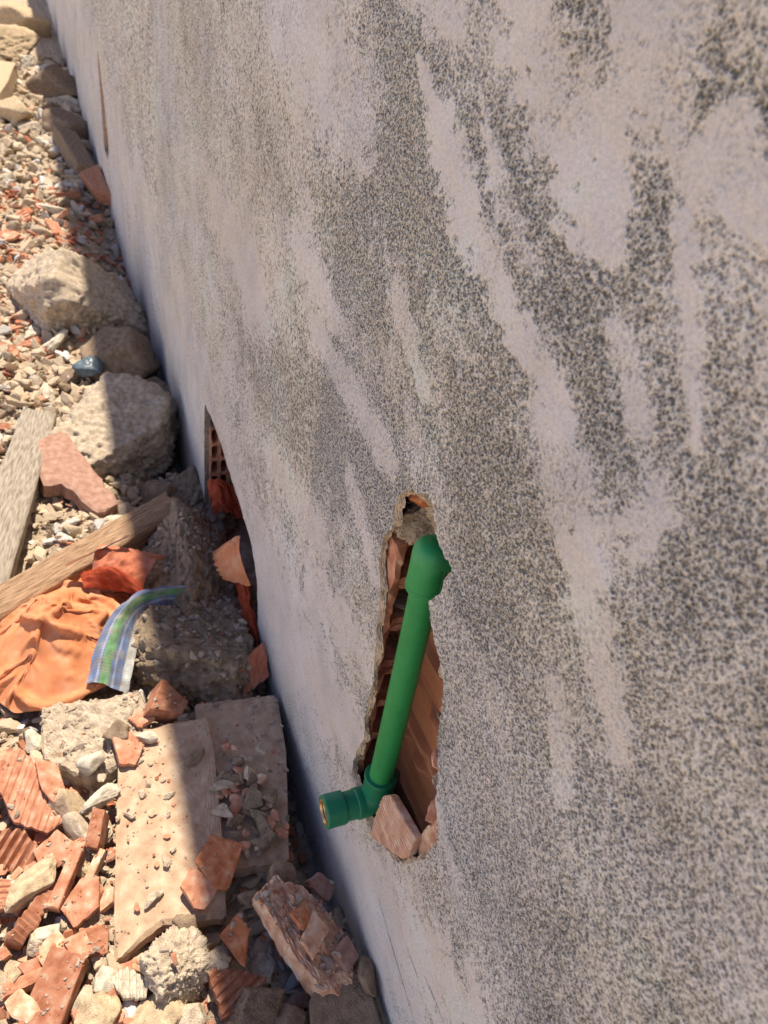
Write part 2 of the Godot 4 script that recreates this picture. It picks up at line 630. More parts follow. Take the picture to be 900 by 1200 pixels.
	fine.resize(65536)
	for m in 256:
		var rough := m / 255.0
		for gv in 256:
			var gr := gv / 255.0
			# skimmed plaster is even and pale; open render has dark sand and painted-in hollow shade, up to pale grain tops
			var limit := lerpf(0.0, 0.22, rough)
			var pit := 1.0 - smooth(limit - 0.20, limit + 0.20, gr)
			var skim := 0.56 + 0.11 * gr
			var open := (0.42 + 0.34 * gr) * lerpf(1.0, 0.90, smooth(0.7, 1.0, rough))
			var a := lerpf(skim, open, smooth(0.0, 0.75, rough)) * (1.0 - 0.50 * pit * smooth(0.0, 0.45, rough))
			alb[m * 256 + gv] = int(clampf(pow(a, 1.0 / 2.2), 0.0, 1.0) * 255.0)
			hgt[m * 256 + gv] = int(clampf(0.84 - 0.26 * rough + 0.30 * gr * rough - 0.42 * pit * (0.3 + 0.7 * rough) + 0.06 * gr, 0.0, 1.0) * 255.0)
			var lim2 := lerpf(0.16, 0.38, rough)
			fine[m * 256 + gv] = int(lerpf(255.0, lerpf(232.0, 180.0, rough), 1.0 - smooth(lim2 - 0.1, lim2 + 0.06, gr)) * (0.93 + 0.07 * gr))  # smaller pits: dark specks and pit shade, in the colour only
	var n := w * h
	var oa := PackedByteArray()
	oa.resize(n)
	var oh := PackedByteArray()
	oh.resize(n)
	for i in n:
		var m8 := mm[i] << 8
		var f := fi[i]
		var k := m8 | clampi(even[gg[i]] + (((ci[i] - 128) * 4 + (f - 128) * 4) >> 3), 0, 255)
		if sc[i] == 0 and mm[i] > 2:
			k = (150 << 8) | 24  # scratch groove: set lower, with its shade painted into the colour
		oa[i] = mini(255, ((alb[k] * fine[m8 | f]) >> 8) + (maxi(f - 196, 0) >> 1))
		oh[i] = hgt[k]
	var hi := Image.create_from_data(w, h, false, Image.FORMAT_L8, oh)
	return [ImageTexture.create_from_image(Image.create_from_data(w, h, false, Image.FORMAT_L8, oa)), ImageTexture.create_from_image(hi), hi, mi]


func trowel_strokes() -> Array:   # from (z, y, half width) to (z, y, half width), then how rough it is left
	return [
		[-0.557, 0.693, 0.05, -0.349, 0.680, 0.025, 0.85], [-0.842, 0.376, 0.04, -0.457, 0.477, 0.05, 0.92], [-0.431, 0.738, 0.009, -0.314, 0.686, 0.007, 0.98], [-0.345, 0.80, 0.012, -0.31, 0.775, 0.009, 0.95],
		[-0.26, 0.80, 0.012, -0.215, 0.785, 0.012, 0.9], [-0.30, 0.71, 0.02, -0.24, 0.68, 0.012, 0.85], [-0.25, 0.60, 0.05, -0.22, 0.36, 0.06, 0.66], [-0.14, 0.60, 0.05, -0.10, 0.45, 0.05, 0.62],
		[-0.33, 0.62, 0.02, -0.28, 0.52, 0.03, 0.8], [-0.20, 0.70, 0.015, -0.15, 0.64, 0.02, 0.75], [-0.36, 0.60, 0.02, -0.32, 0.56, 0.02, 0.85], [-0.62, 0.62, 0.03, -0.50, 0.60, 0.02, 0.85],
		[-0.52, 0.80, 0.010, -0.45, 0.785, 0.008, 0.1], [-0.34, 0.68, 0.006, -0.26, 0.645, 0.010, 0.12], [-0.25, 0.70, 0.006, -0.215, 0.675, 0.006, 0.15], [-0.17, 0.74, 0.008, -0.14, 0.71, 0.01, 0.1], [-0.20, 0.52, 0.008, -0.17, 0.47, 0.006, 0.2], [-0.27, 0.31, 0.006, -0.22, 0.29, 0.008, 0.2], [-0.47, 0.62, 0.01, -0.40, 0.585, 0.006, 0.15], [-0.70, 0.58, 0.02, -0.58, 0.55, 0.012, 0.15], [-0.50, 0.44, 0.012, -0.43, 0.40, 0.008, 0.15],
		[-0.495, 0.763, 0.002, -0.440, 0.730, 0.013, 0.0], [-0.440, 0.730, 0.013, -0.396, 0.702, 0.016, 0.03], [-0.396, 0.702, 0.015, -0.301, 0.659, 0.006, 0.03], [-0.408, 0.760, 0.002, -0.378, 0.729, 0.006, 0.1],
		[-0.378, 0.729, 0.007, -0.32, 0.70, 0.006, 0.25], [-0.392, 0.804, 0.015, -0.295, 0.751, 0.022, 0.03], [-0.295, 0.751, 0.018, -0.265, 0.732, 0.01, 0.15], [-0.288, 0.814, 0.018, -0.239, 0.764, 0.01, 0.1],
		[-0.224, 0.779, 0.012, -0.194, 0.760, 0.01, 0.02], [-0.232, 0.753, 0.005, -0.183, 0.683, 0.003, 0.05], [-1.114, 0.499, 0.03, -0.858, 0.468, 0.05, 0.15], [-0.632, 0.519, 0.014, -0.439, 0.505, 0.014, 0.1],
		[-0.778, 0.751, 0.05, -0.582, 0.710, 0.03, 0.2], [-0.276, 0.644, 0.014, -0.216, 0.605, 0.016, 0.2], [-0.221, 0.601, 0.012, -0.157, 0.538, 0.008, 0.15], [-0.189, 0.650, 0.009, -0.188, 0.628, 0.008, 0.1],
		[-0.704, 0.114, 0.08, -0.375, 0.203, 0.03, 0.05], [-0.383, 0.002, 0.06, -0.148, 0.217, 0.03, 0.12], [-0.56, 0.26, 0.03, -0.42, 0.31, 0.02, 0.15], [-0.75, 0.30, 0.02, -0.55, 0.33, 0.02, 0.2]]


func wall_mat(called: String, tex: Array, relief: float) -> StandardMaterial3D:
	var m := StandardMaterial3D.new()
	m.resource_name = called
	m.albedo_texture = tex[0]
	m.albedo_color = Color.WHITE
	m.vertex_color_use_as_albedo = true
	m.roughness = 0.95
	m.metallic_specular = 0.25
	m.texture_repeat = false
	m.heightmap_enabled = true
	m.heightmap_scale = relief
	m.heightmap_texture = tex[1]
	return m


func box_geo(g: Geo, lo: Vector3, hi: Vector3) -> void:
	var k := g.v.size()
	for i in 8:
		g.add(Vector3(hi.x if i & 1 else lo.x, hi.y if i & 2 else lo.y, hi.z if i & 4 else lo.z))
	g.quad(k, k + 2, k + 3, k + 1)
	g.quad(k + 4, k + 5, k + 7, k + 6)
	g.quad(k, k + 4, k + 6, k + 2)
	g.quad(k + 1, k + 3, k + 7, k + 5)
	g.quad(k + 2, k + 6, k + 7, k + 3)
	g.quad(k, k + 1, k + 5, k + 4)


func box_mesh(lo: Vector3, hi: Vector3) -> ArrayMesh:
	var g := Geo.new()
	box_geo(g, lo, hi)
	return g.mesh(true)


func build_wall() -> void:
	var wall := holder("plastered_wall", "tall grey sand-rendered wall filling the right side, pipe chased into it", "wall")
	var hole := ragged(hole_outline(), 0.0016, 0.0036, 40.0)
	var gap := ragged(gap_outline(), 0.006, 0.003, 50.0)
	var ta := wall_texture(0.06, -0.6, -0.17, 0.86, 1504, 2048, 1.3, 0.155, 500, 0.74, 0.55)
	var tb := wall_texture(-0.6, -1.7, -0.3, 0.86, 1024, 1088, 1.15, 0.20, 510, 0.62, 0.45)
	var tc := wall_texture(-1.7, -9.7, -0.3, 0.94, 1024, 512, 1.0, 0.3, 520, 0.60, 0.4)
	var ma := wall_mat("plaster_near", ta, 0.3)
	var mb := wall_mat("plaster_middle", tb, 0.25)
	var mc := wall_mat("plaster_far", tc, 0.2)
	var slot := ragged(PackedVector2Array([Vector2(-3.07, 0.34), Vector2(-3.05, 0.20), Vector2(-3.03, 0.09), Vector2(-2.93, 0.08), Vector2(-2.87, 0.14), Vector2(-2.90, 0.24), Vector2(-2.96, 0.33), Vector2(-3.02, 0.40)]), 0.012, 0.006, 90.0)
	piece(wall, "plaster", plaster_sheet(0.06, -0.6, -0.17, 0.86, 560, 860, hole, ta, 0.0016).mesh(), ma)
	piece(wall, "plaster", plaster_sheet(-0.6, -1.7, -0.3, 0.86, 330, 400, gap, tb, 0.0014).mesh(), mb)
	piece(wall, "plaster", plaster_sheet(-1.7, -9.7, -0.3, 0.94, 500, 90, slot, tc, 0.0).mesh(), mc)
	piece(wall, "plaster_edge", rim_strip(hole, 0.0048, 60.0), M.pale_broken)
	piece(wall, "plaster_edge", rim_strip(gap, 0.012, 70.0), M.broken)
	piece(wall, "plaster_edge", rim_strip(slot, 0.012, 75.0), M.pale_broken)
	piece(wall, "hollow_brick", brick_end([[0.016, 0.046], [0.054, 0.084]], [[0.085, 0.125], [0.135, 0.175], [0.185, 0.225], [0.235, 0.275], [0.285, 0.325], [0.335, 0.375]], 0.012, 0.010, -3.03, 0.15, 0.006, 44.0), M.clay)
	# the rest of the wall: above eye level, past the far end, behind the camera
	var rest := Geo.new()
	box_geo(rest, Vector3(0.001, 0.86, -1.7), Vector3(0.12, 2.32, 0.06))
	box_geo(rest, Vector3(0.001, 0.94, -9.7), Vector3(0.12, 2.32, -1.701))
	box_geo(rest, Vector3(0.0, -0.4, 0.061), Vector3(0.12, 2.32, 3.0))
	box_geo(rest, Vector3(0.0, -0.4, -14.0), Vector3(0.12, 2.32, -9.701))
	piece(wall, "upper_render", rest.mesh(true), M.core)
	piece(wall, "core", box_mesh(Vector3(0.121, -0.4, -14.0), Vector3(0.26, 2.319, 3.0)), M.core)
	build_cavity(wall)


# ---- hollow bricks --------------------------------------------------
func brick_end(cols: Array, rows: Array, wall_x: float, wall_y: float, z_front: float, depth: float, ragged_by: float, sd: float, recess := 0.0) -> ArrayMesh:
	# a hollow clay brick seen on its broken end: cells open towards +z. cols / rows: [low, high] of every cell
	var g := Geo.new()
	var n := 20
	for c in cols:
		for r in rows:
			var cx: float = (c[0] + c[1]) / 2.0
			var cy: float = (r[0] + r[1]) / 2.0
			var hx: float = (c[1] - c[0]) / 2.0
			var hy: float = (r[1] - r[0]) / 2.0
			var first := g.v.size()
			for k in n:
				var t := TAU * (k + 0.5) / n
				var d := Vector2(cos(t), sin(t))
				var sq := maxf(absf(d.x), absf(d.y))
				var outer := Vector2(cx + d.x / sq * (hx + wall_x / 2.0), cy + d.y / sq * (hy + wall_y / 2.0))
				var pw := pow(pow(absf(d.x), 5.0) + pow(absf(d.y), 5.0), -1.0 / 5.0)
				var inner := Vector2(cx + d.x * pw * hx, cy + d.y * pw * hy)
				var wob := 0.0012 * ns(inner.x * 90.0, inner.y * 90.0, sd)
				inner += (inner - Vector2(cx, cy)) * wob * 20.0
				for s in 2:
					var p := outer if s == 0 else inner
					var z := z_front - recess * smooth(cols[0][0] - 0.001, cols[0][0] + 0.008, p.x) + ragged_by * (ns(p.x * 55.0, p.y * 38.0, sd) + 0.6 * ns(p.x * 190.0, p.y * 190.0, sd + 2.0))
					g.add(Vector3(p.x, p.y, z))
				for s in 3:
					g.add(Vector3(inner.x, inner.y, z_front - recess * smooth(cols[0][0] - 0.001, cols[0][0] + 0.008, inner.x) + ragged_by * ns(inner.x * 55.0, inner.y * 38.0, sd) - depth * (0.02 + 0.49 * s)))
				g.add(Vector3(outer.x, outer.y, z_front - depth))
			for k in n:
				var a := first + k * 6
				var b := first + ((k + 1) % n) * 6
				g.quad(a, b, b + 1, a + 1)
				g.quad(a + 1, b + 1, b + 2, a + 2)
				g.quad(a + 2, b + 2, b + 3, a + 3)
				g.quad(a + 3, b + 3, b + 4, a + 4)
				g.quad(b, a, a + 5, b + 5)
	return g.mesh(true)


func clay_panel(x: float, thick: float, z0: float, z1: float, y0: float, y1: float, ribs: Array, rib_h: float, pitch: float, groove: float, sd: float) -> ArrayMesh:
	# an upright clay web facing -x that runs along z, with stubs of broken cross webs and fine extrusion lines
	var g := Geo.new()
	var ny := maxi(8, int((y1 - y0) / 0.0012))
	var nz := 22
	for j in ny + 1:
		var y := lerpf(y0, y1, float(j) / ny)
		for i in nz + 1:
			var ze0 := z0 + 0.004 * ns(y * 70.0, sd, 1.0)
			var ze1 := z1 + 0.004 * ns(y * 70.0, sd, 5.0)
			var z := lerpf(ze0, ze1, float(i) / nz)
			var out := 0.0
			for r in ribs:
				var d := absf(y - r)
				if d < 0.0036:
					out = maxf(out, rib_h * (0.62 + 0.38 * signf(ns(z * 30.0, r * 50.0, sd) + 0.10 + 0.3 * ns(z * 120.0, y * 200.0, sd))) * smooth(0.0036, 0.0022, d))
			if pitch > 0.0:
				out += groove * (0.5 + 0.5 * sin(TAU * y / pitch))
			out += 0.0003 * ns(z * 9.0, y * 14.0, sd + 9.0)
			out -= 0.0012 * exp(-pow((fposmod(y * 1.0 + 0.003, 0.0165) - 0.008) / 0.0007, 2.0))
			g.add(Vector3(x - out, y, z))
	var row := nz + 1
	for j in ny:
		for i in nz:
			var a := j * row + i
			g.quad(a, a + row, a + row + 1, a + 1)
	var k0 := g.v.size()
	for j in ny + 1:
		for s in 2:
			var p := g.v[j * row + (nz if s else 0)]
			g.add(p)
			g.add(Vector3(x + thick, p.y, p.z))
	for j in ny:
		var a := k0 + j * 4
		g.quad(a, a + 1, a + 5, a + 4)
		g.quad(a + 2, a + 6, a + 7, a + 3)
	var k1 := g.v.size()
	for j in [0, ny]:
		for i in nz + 1:
			var p := g.v[j * row + i]
			g.add(p)
			g.add(Vector3(x + thick, p.y, p.z))
	for s in 2:
		for i in nz:
			var a := k1 + s * row * 2 + i * 2
			if s == 0:
				g.quad(a, a + 2, a + 3, a + 1)
			else:
				g.quad(a, a + 1, a + 3, a + 2)
	return g.mesh()


func build_cavity(wall: Node3D) -> void:
	var ys := [[0.153, 0.191], [0.202, 0.240], [0.249, 0.287], [0.298, 0.336], [0.350, 0.388], [0.400, 0.437]]
	var lower := [ys[0], ys[1], ys[2]]
	var upper := [ys[3], ys[4], ys[5]]
	var cols := [[0.0115, 0.045], [0.0545, 0.083], [0.0915, 0.115]]
	piece(wall, "hollow_brick", brick_end(cols, lower, 0.0115, 0.0105, -0.402, 0.17, 0.005, 2.0, 0.010), M.clay)
	piece(wall, "hollow_brick", brick_end(cols, upper, 0.0115, 0.0115, -0.408, 0.17, 0.005, 5.0, 0.010), M.clay)
	piece(wall, "hollow_brick", brick_end(cols, [[0.108, 0.142], [0.06, 0.097]], 0.0085, 0.0105, -0.425, 0.17, 0.008, 8.0), M.clay_dark)
	# mortar squeezed into some of the cells
	for k in [[0.033, 0.392, 0.017, 0.008], [0.034, 0.356, 0.015, 0.007], [0.032, 0.292, 0.014, 0.006], [0.066, 0.30, 0.012, 0.012]]:
		piece(wall, "mortar_dab", rock(Vector3(k[2], k[3], 0.03), int(k[1] * 1000.0), 9, 0.3, 2, 2.0), M.broken, Transform3D(Basis(), Vector3(k[0], k[1], -0.440)))
	# webs left standing at the back of the chase
	piece(wall, "brick_web", clay_panel(0.047, 0.008, -0.19, -0.415, 0.196, 0.300, [0.2195, 0.243, 0.291], 0.009, 0.0, 0.0, 3.0), M.clay_web)
	piece(wall, "brick_web", clay_panel(0.045, 0.008, -0.19, -0.415, 0.304, 0.445, [0.343, 0.370, 0.394], 0.009, 0.0, 0.0, 13.0), M.clay_web)
	piece(wall, "brick_web", clay_panel(0.052, 0.008, -0.19, -0.415, 0.100, 0.190, [0.15], 0.006, 0.0, 0.0, 23.0), M.clay_web)
	piece(wall, "mortar_bed", rock(Vector3(0.012, 0.006, 0.06), 33, 12, 0.5, 4, 5.0), M.pale_broken, Transform3D(Basis(), Vector3(0.043, 0.302, -0.30)))
	# jagged bits of web and mortar along the near edge
	var bits := RandomNumberGenerator.new()
	bits.seed = 55
	for k in 11:
		var t := k / 10.0
		var spot := Vector3(bits.randf_range(0.016, 0.034), lerpf(0.425, 0.27, t), lerpf(-0.322, -0.268, t) - 0.010)
		piece(wall, "web_stub", rock(Vector3(0.012, bits.randf_range(0.005, 0.010), bits.randf_range(0.008, 0.016)), 400 + k, 7, 0.4, 2, 2.0, true), [M.clay_web, M.clay, M.pale_broken][k % 3], Transform3D(Basis.from_euler(Vector3(bits.randf() * 0.8, bits.randf() * 0.8, bits.randf() * 0.8)), spot))
	# outer shell of the brick still standing below the hole, with its drawn lines
	var upright := Basis(Vector3(0, 1, 0), Vector3(-1, 0, 0), Vector3(0, 0, 1))
	piece(wall, "brick_shell", plate(PackedVector2Array([Vector2(0.188, -0.290), Vector2(0.221, -0.289), Vector2(0.250, -0.279), Vector2(0.284, -0.269), Vector2(0.292, -0.225), Vector2(0.19, -0.22), Vector2(0.150, -0.255), Vector2(0.158, -0.288)]), 0.008, {"nu": 110, "nv": 10, "jag": 0.003, "pitch": 0.0034, "ridge": 0.0013, "rough": 0.0003, "seed": 31.0}), M.clay_pale, Transform3D(upright, Vector3(0.0095, 0, 0)))
	# mortar and a bit of brick above the elbow
	piece(wall, "mortar_bed", rock(Vector3(0.055, 0.045, 0.07), 61, 14, 0.5, 5, 5.0), M.pale_broken, Transform3D(rot(10, 0, 0), Vector3(0.063, 0.487, -0.392)))
	piece(wall, "mortar_bed", rock(Vector3(0.042, 0.026, 0.045), 62, 14, 0.5, 5, 5.0), M.pale_broken, Transform3D(rot(0, 20, 0), Vector3(0.046, 0.457, -0.425)))
	piece(wall, "brick_chip", rock(Vector3(0.012, 0.014, 0.014), 63, 10, 0.3, 3, 3.0), M.clay_wet, Transform3D(rot(20, 10, 5), Vector3(0.022, 0.490, -0.408)))
	# the near end of the chase
	piece(wall, "hollow_brick", box_mesh(Vector3(0.012, 0.06, -0.19), Vector3(0.118, 0.56, -0.10)), M.clay_dark)
	# foot of the wall: the bricks beside the missing one
	var rows2: Array = []
	for k in 5:
		rows2.append([-0.075 + 0.033 * k, -0.048 + 0.033 * k])
	piece(wall, "hollow_brick", brick_end([[0.0105, 0.0225], [0.0275, 0.0395], [0.045, 0.06], [0.066, 0.08]], rows2, 0.005, 0.006, -1.168, 0.1, 0.002, 41.0), M.clay)
	piece(wall, "brick_backing", box_mesh(Vector3(0.1, -0.3, -1.3), Vector3(0.12, 0.2, -0.7)), M.clay_dark)
	piece(wall, "mortar_bed", box_mesh(Vector3(0.011, 0.139, -1.25), Vector3(0.119, 0.156, -0.70)), M.broken)


# =====================================================================
#  pipe
# =====================================================================
func ring_lathe(profile: Array, n := 40) -> Geo:     # profile: [radius, height] along +y; every step has rings of its own, so edges stay crisp
	var g := Geo.new()
	for j in profile.size() - 1:
		var first := g.v.size()
		for s in 2:
			for k in n:
				var t := TAU * k / n
				var r: float = profile[j + s][0]
				g.add(Vector3(cos(t) * r, profile[j + s][1], -sin(t) * r))
		for k in n:
			var a := first + k
			var b := first + (k + 1) % n
			g.quad(a, b, b + n, a + n)
	return g


func bend_tube(radius: float, bend: float, from: Vector3, dir0: Vector3, dir1: Vector3, n := 36, m := 12) -> Geo:
	# a quarter bend from direction dir0 to dir1
	var g := Geo.new()
	var side := dir0.cross(dir1).normalized()
	for j in m + 1:
		var t := PI / 2.0 * j / m
		var c := from + dir1 * bend * (1.0 - cos(t)) + dir0 * bend * sin(t)
		var along := dir0 * cos(t) + dir1 * sin(t)
		var u := side
		var w := along.cross(u)
		for k in n:
			var a := TAU * k / n
			g.add(c + (u * cos(a) + w * sin(a)) * radius)
	for j in m:
		for k in n:
			var a := j * n + k
			var b := j * n + (k + 1) % n
			g.quad(a, b, b + n, a + n)
	return g


func build_pipe() -> void:
	var o := holder("water_pipe", "green plastic water pipe with elbow and threaded outlet, standing in the wall's hole", "pipe", Vector3(PIPE_X, 0.0, PIPE_Z))
	var pg := Geo.new()
	var n := 40
	var m := 60
	for j in m + 1:
		var y := lerpf(0.180, 0.452, float(j) / m)
		var bow := 0.0012 * sin((y - 0.18) * 11.0)
		for k in n:
			var t := TAU * k / n
			var r := 0.01135 + 0.00006 * ns(cos(t) * 3.0, y * 60.0, sin(t) * 3.0)
			pg.add(Vector3(cos(t) * r, y, -sin(t) * r + bow))
	for j in m:
		for k in n:
			var a := j * n + k
			var b := j * n + (k + 1) % n
			pg.quad(a, b, b + n, a + n)
	piece(o, "pipe", pg.mesh(), M.green)
	# top elbow: socket with a bevelled mouth, a tight bend, an arm into the wall
	var e := ring_lathe([[0.0112, 0.4370], [0.0146, 0.4366], [0.0154, 0.4374], [0.0156, 0.4392], [0.0156, 0.4415], [0.0151, 0.4422], [0.0151, 0.4685]])
	var elbow := piece(o, "elbow", e.mesh(), M.green)
	var dome: Array = []
	for k in 17:
		var t := PI / 2.0 * k / 16.0
		dome.append([0.0151 * pow(maxf(cos(t), 0.0), 0.72), 0.4675 + 0.0148 * pow(sin(t), 0.72)])
	var dg := Geo.new()
	for p in dome:
		for k in 48:
			dg.add(Vector3(cos(TAU * k / 48.0) * p[0], p[1], -sin(TAU * k / 48.0) * p[0]))
	for r in 16:
		for k in 48:
			var a := r * 48 + k
			var b := r * 48 + (k + 1) % 48
			dg.quad(a, b, b + 48, a + 48)
	piece(elbow, "bend", dg.mesh(), M.green)
	var arm := ring_lathe([[0.0151, 0.0], [0.0151, 0.045], [0.0156, 0.0456], [0.0156, 0.054], [0.010, 0.0545]])
	var dir := Vector3(1.0, 0, 0.04).normalized()
	var bx := Vector3.UP.cross(dir).normalized()
	piece(elbow, "arm", arm.mesh(), M.green, Transform3D(Basis(bx, dir, bx.cross(dir)), Vector3(0, 0.4685, 0)))
	var sg := Geo.new()
	box_geo(sg, Vector3(0.0146, 0.4425, -0.0004), Vector3(0.0156, 0.4685, 0.0004))
	piece(elbow, "mould_seam", sg.mesh(true), M.green, Transform3D(Basis(Vector3.UP, deg_to_rad(-74.0)), Vector3.ZERO))
	# bottom elbow: collar round the pipe, bend, neck and the threaded outlet pointing out of the wall
	var low := ring_lathe([[0.0147, 0.1745], [0.0149, 0.194], [0.0156, 0.1945], [0.0158, 0.1975], [0.0152, 0.199], [0.0113, 0.1992]])
	var tee := piece(o, "outlet_elbow", low.mesh(), M.green_dark)
	piece(tee, "bend", bend_tube(0.0147, 0.0147, Vector3(0, 0.1746, 0), Vector3.DOWN, Vector3.LEFT).mesh(), M.green_dark)
	var neck := ring_lathe([[0.0147, 0.0], [0.0150, 0.0035], [0.0150, 0.006], [0.0138, 0.007], [0.0136, 0.0185]])
	var out := Basis(Vector3.UP, Vector3.LEFT, Vector3.BACK)
	var start := Vector3(-0.0147, 0.16, 0)
	piece(tee, "neck", neck.mesh(), M.green_dark, Transform3D(out, start))
	# the collar is faceted with eight flats
	var cg := Geo.new()
	var prof := [[0.0138, 0.018], [0.0158, 0.0186], [0.0163, 0.020], [0.0163, 0.0365], [0.0158, 0.0382], [0.0122, 0.0383], [0.0120, 0.0370]]
	var cn := 48
	for p in prof:
		for k in cn:
			var t := TAU * k / cn
			var flat: float = p[0] * lerpf(1.0, cos(PI / 8.0) / cos(fposmod(t, PI / 4.0) - PI / 8.0), 0.55 if p[0] > 0.015 else 0.0)
			cg.add(Vector3(cos(t) * flat, p[1], -sin(t) * flat))
	for j in prof.size() - 1:
		for k in cn:
			var a := j * cn + k
			var b := j * cn + (k + 1) % cn
			cg.quad(a, b, b + cn, a + cn)
	var collar := piece(tee, "collar", cg.mesh(), M.green_dark, Transform3D(out, start))
	var ins: Array = [[0.0121, 0.0372], [0.0121, 0.0386], [0.0106, 0.0386]]
	for k in 12:
		ins.append([0.0096 if k % 2 else 0.0103, 0.0378 - 0.0013 * k])
	ins.append([0.0, 0.0222])
	piece(tee, "threaded_insert", ring_lathe(ins).mesh(), M.brass, Transform3D(out, start))
	collar.name = "collar"


# =====================================================================
#  stones, plates, beams
# =====================================================================
var ico := {}

func ico_dirs(sub: int) -> Array:
	if ico.has(sub):
		return ico[sub]
	var g := (1.0 + sqrt(5.0)) / 2.0
	var v := PackedVector3Array()
	for p in [[-1, g, 0], [1, g, 0], [-1, -g, 0], [1, -g, 0], [0, -1, g], [0, 1, g], [0, -1, -g], [0, 1, -g], [g, 0, -1], [g, 0, 1], [-g, 0, -1], [-g, 0, 1]]:
		v.append(Vector3(p[0], p[1], p[2]).normalized())
	var f := PackedInt32Array([0, 11, 5, 0, 5, 1, 0, 1, 7, 0, 7, 10, 0, 10, 11, 1, 5, 9, 5, 11, 4, 11, 10, 2, 10, 7, 6, 7, 1, 8, 3, 9, 4, 3, 4, 2, 3, 2, 6, 3, 6, 8, 3, 8, 9, 4, 9, 5, 2, 4, 11, 6, 2, 10, 8, 6, 7, 9, 8, 1])
	for s in sub:
		var mid := {}
		var nf := PackedInt32Array()
		for t in range(0, f.size(), 3):
			var m := [0, 0, 0]
			for e in 3:
				var a := f[t + e]
				var b := f[t + (e + 1) % 3]
				var key := Vector2i(mini(a, b), maxi(a, b))
				if not mid.has(key):
					v.append((v[a] + v[b]).normalized())
					mid[key] = v.size() - 1
				m[e] = mid[key]
			nf.append_array(PackedInt32Array([f[t], m[0], m[2], f[t + 1], m[1], m[0], f[t + 2], m[2], m[1], m[0], m[1], m[2]]))
		f = nf
	ico[sub] = [v, f]
	return ico[sub]


func rock(half: Vector3, sd: int, planes: int, rough: float, sub: int, freq := 2.5, flat := false, corner := 1.12) -> ArrayMesh:
	# an angular lump: a ball cut by random planes, then roughened
	var r := RandomNumberGenerator.new()
	r.seed = sd * 7919 + 13
	var pn: Array[Vector3] = []
	var ph := PackedFloat32Array()
	for k in planes:
		var up := 1.0 - 2.0 * (k + 0.5) / planes
		var turn := 2.39996 * k + sd
		var even := Vector3(cos(turn) * sqrt(1.0 - up * up), up, sin(turn) * sqrt(1.0 - up * up))
		pn.append((even + 0.38 * Vector3(r.randfn(), r.randfn(), r.randfn())).normalized())
		ph.append(r.randf_range(0.58, 0.90))
	var g := Geo.new()
	var src := ico_dirs(sub)
	var dirs: PackedVector3Array = src[0]
	for d in dirs:
		var rad := corner
		for k in planes:
			var c := pn[k].dot(d)
			if c > 0.05:
				rad = minf(rad, ph[k] / c)
		var q := d * freq
		rad *= 1.0 + rough * (0.30 * ns(q.x + sd, q.y, q.z) + 0.16 * ns(q.x * 3.7 + sd, q.y * 3.7, q.z * 3.7) + 0.10 * ns(q.x * 11.0 + sd, q.y * 11.0, q.z * 11.0))
		g.add(d * rad * half)
	var f: PackedInt32Array = src[1]
	for t in range(0, f.size(), 3):
		g.tri(f[t], f[t + 1], f[t + 2])
	return g.mesh(flat)


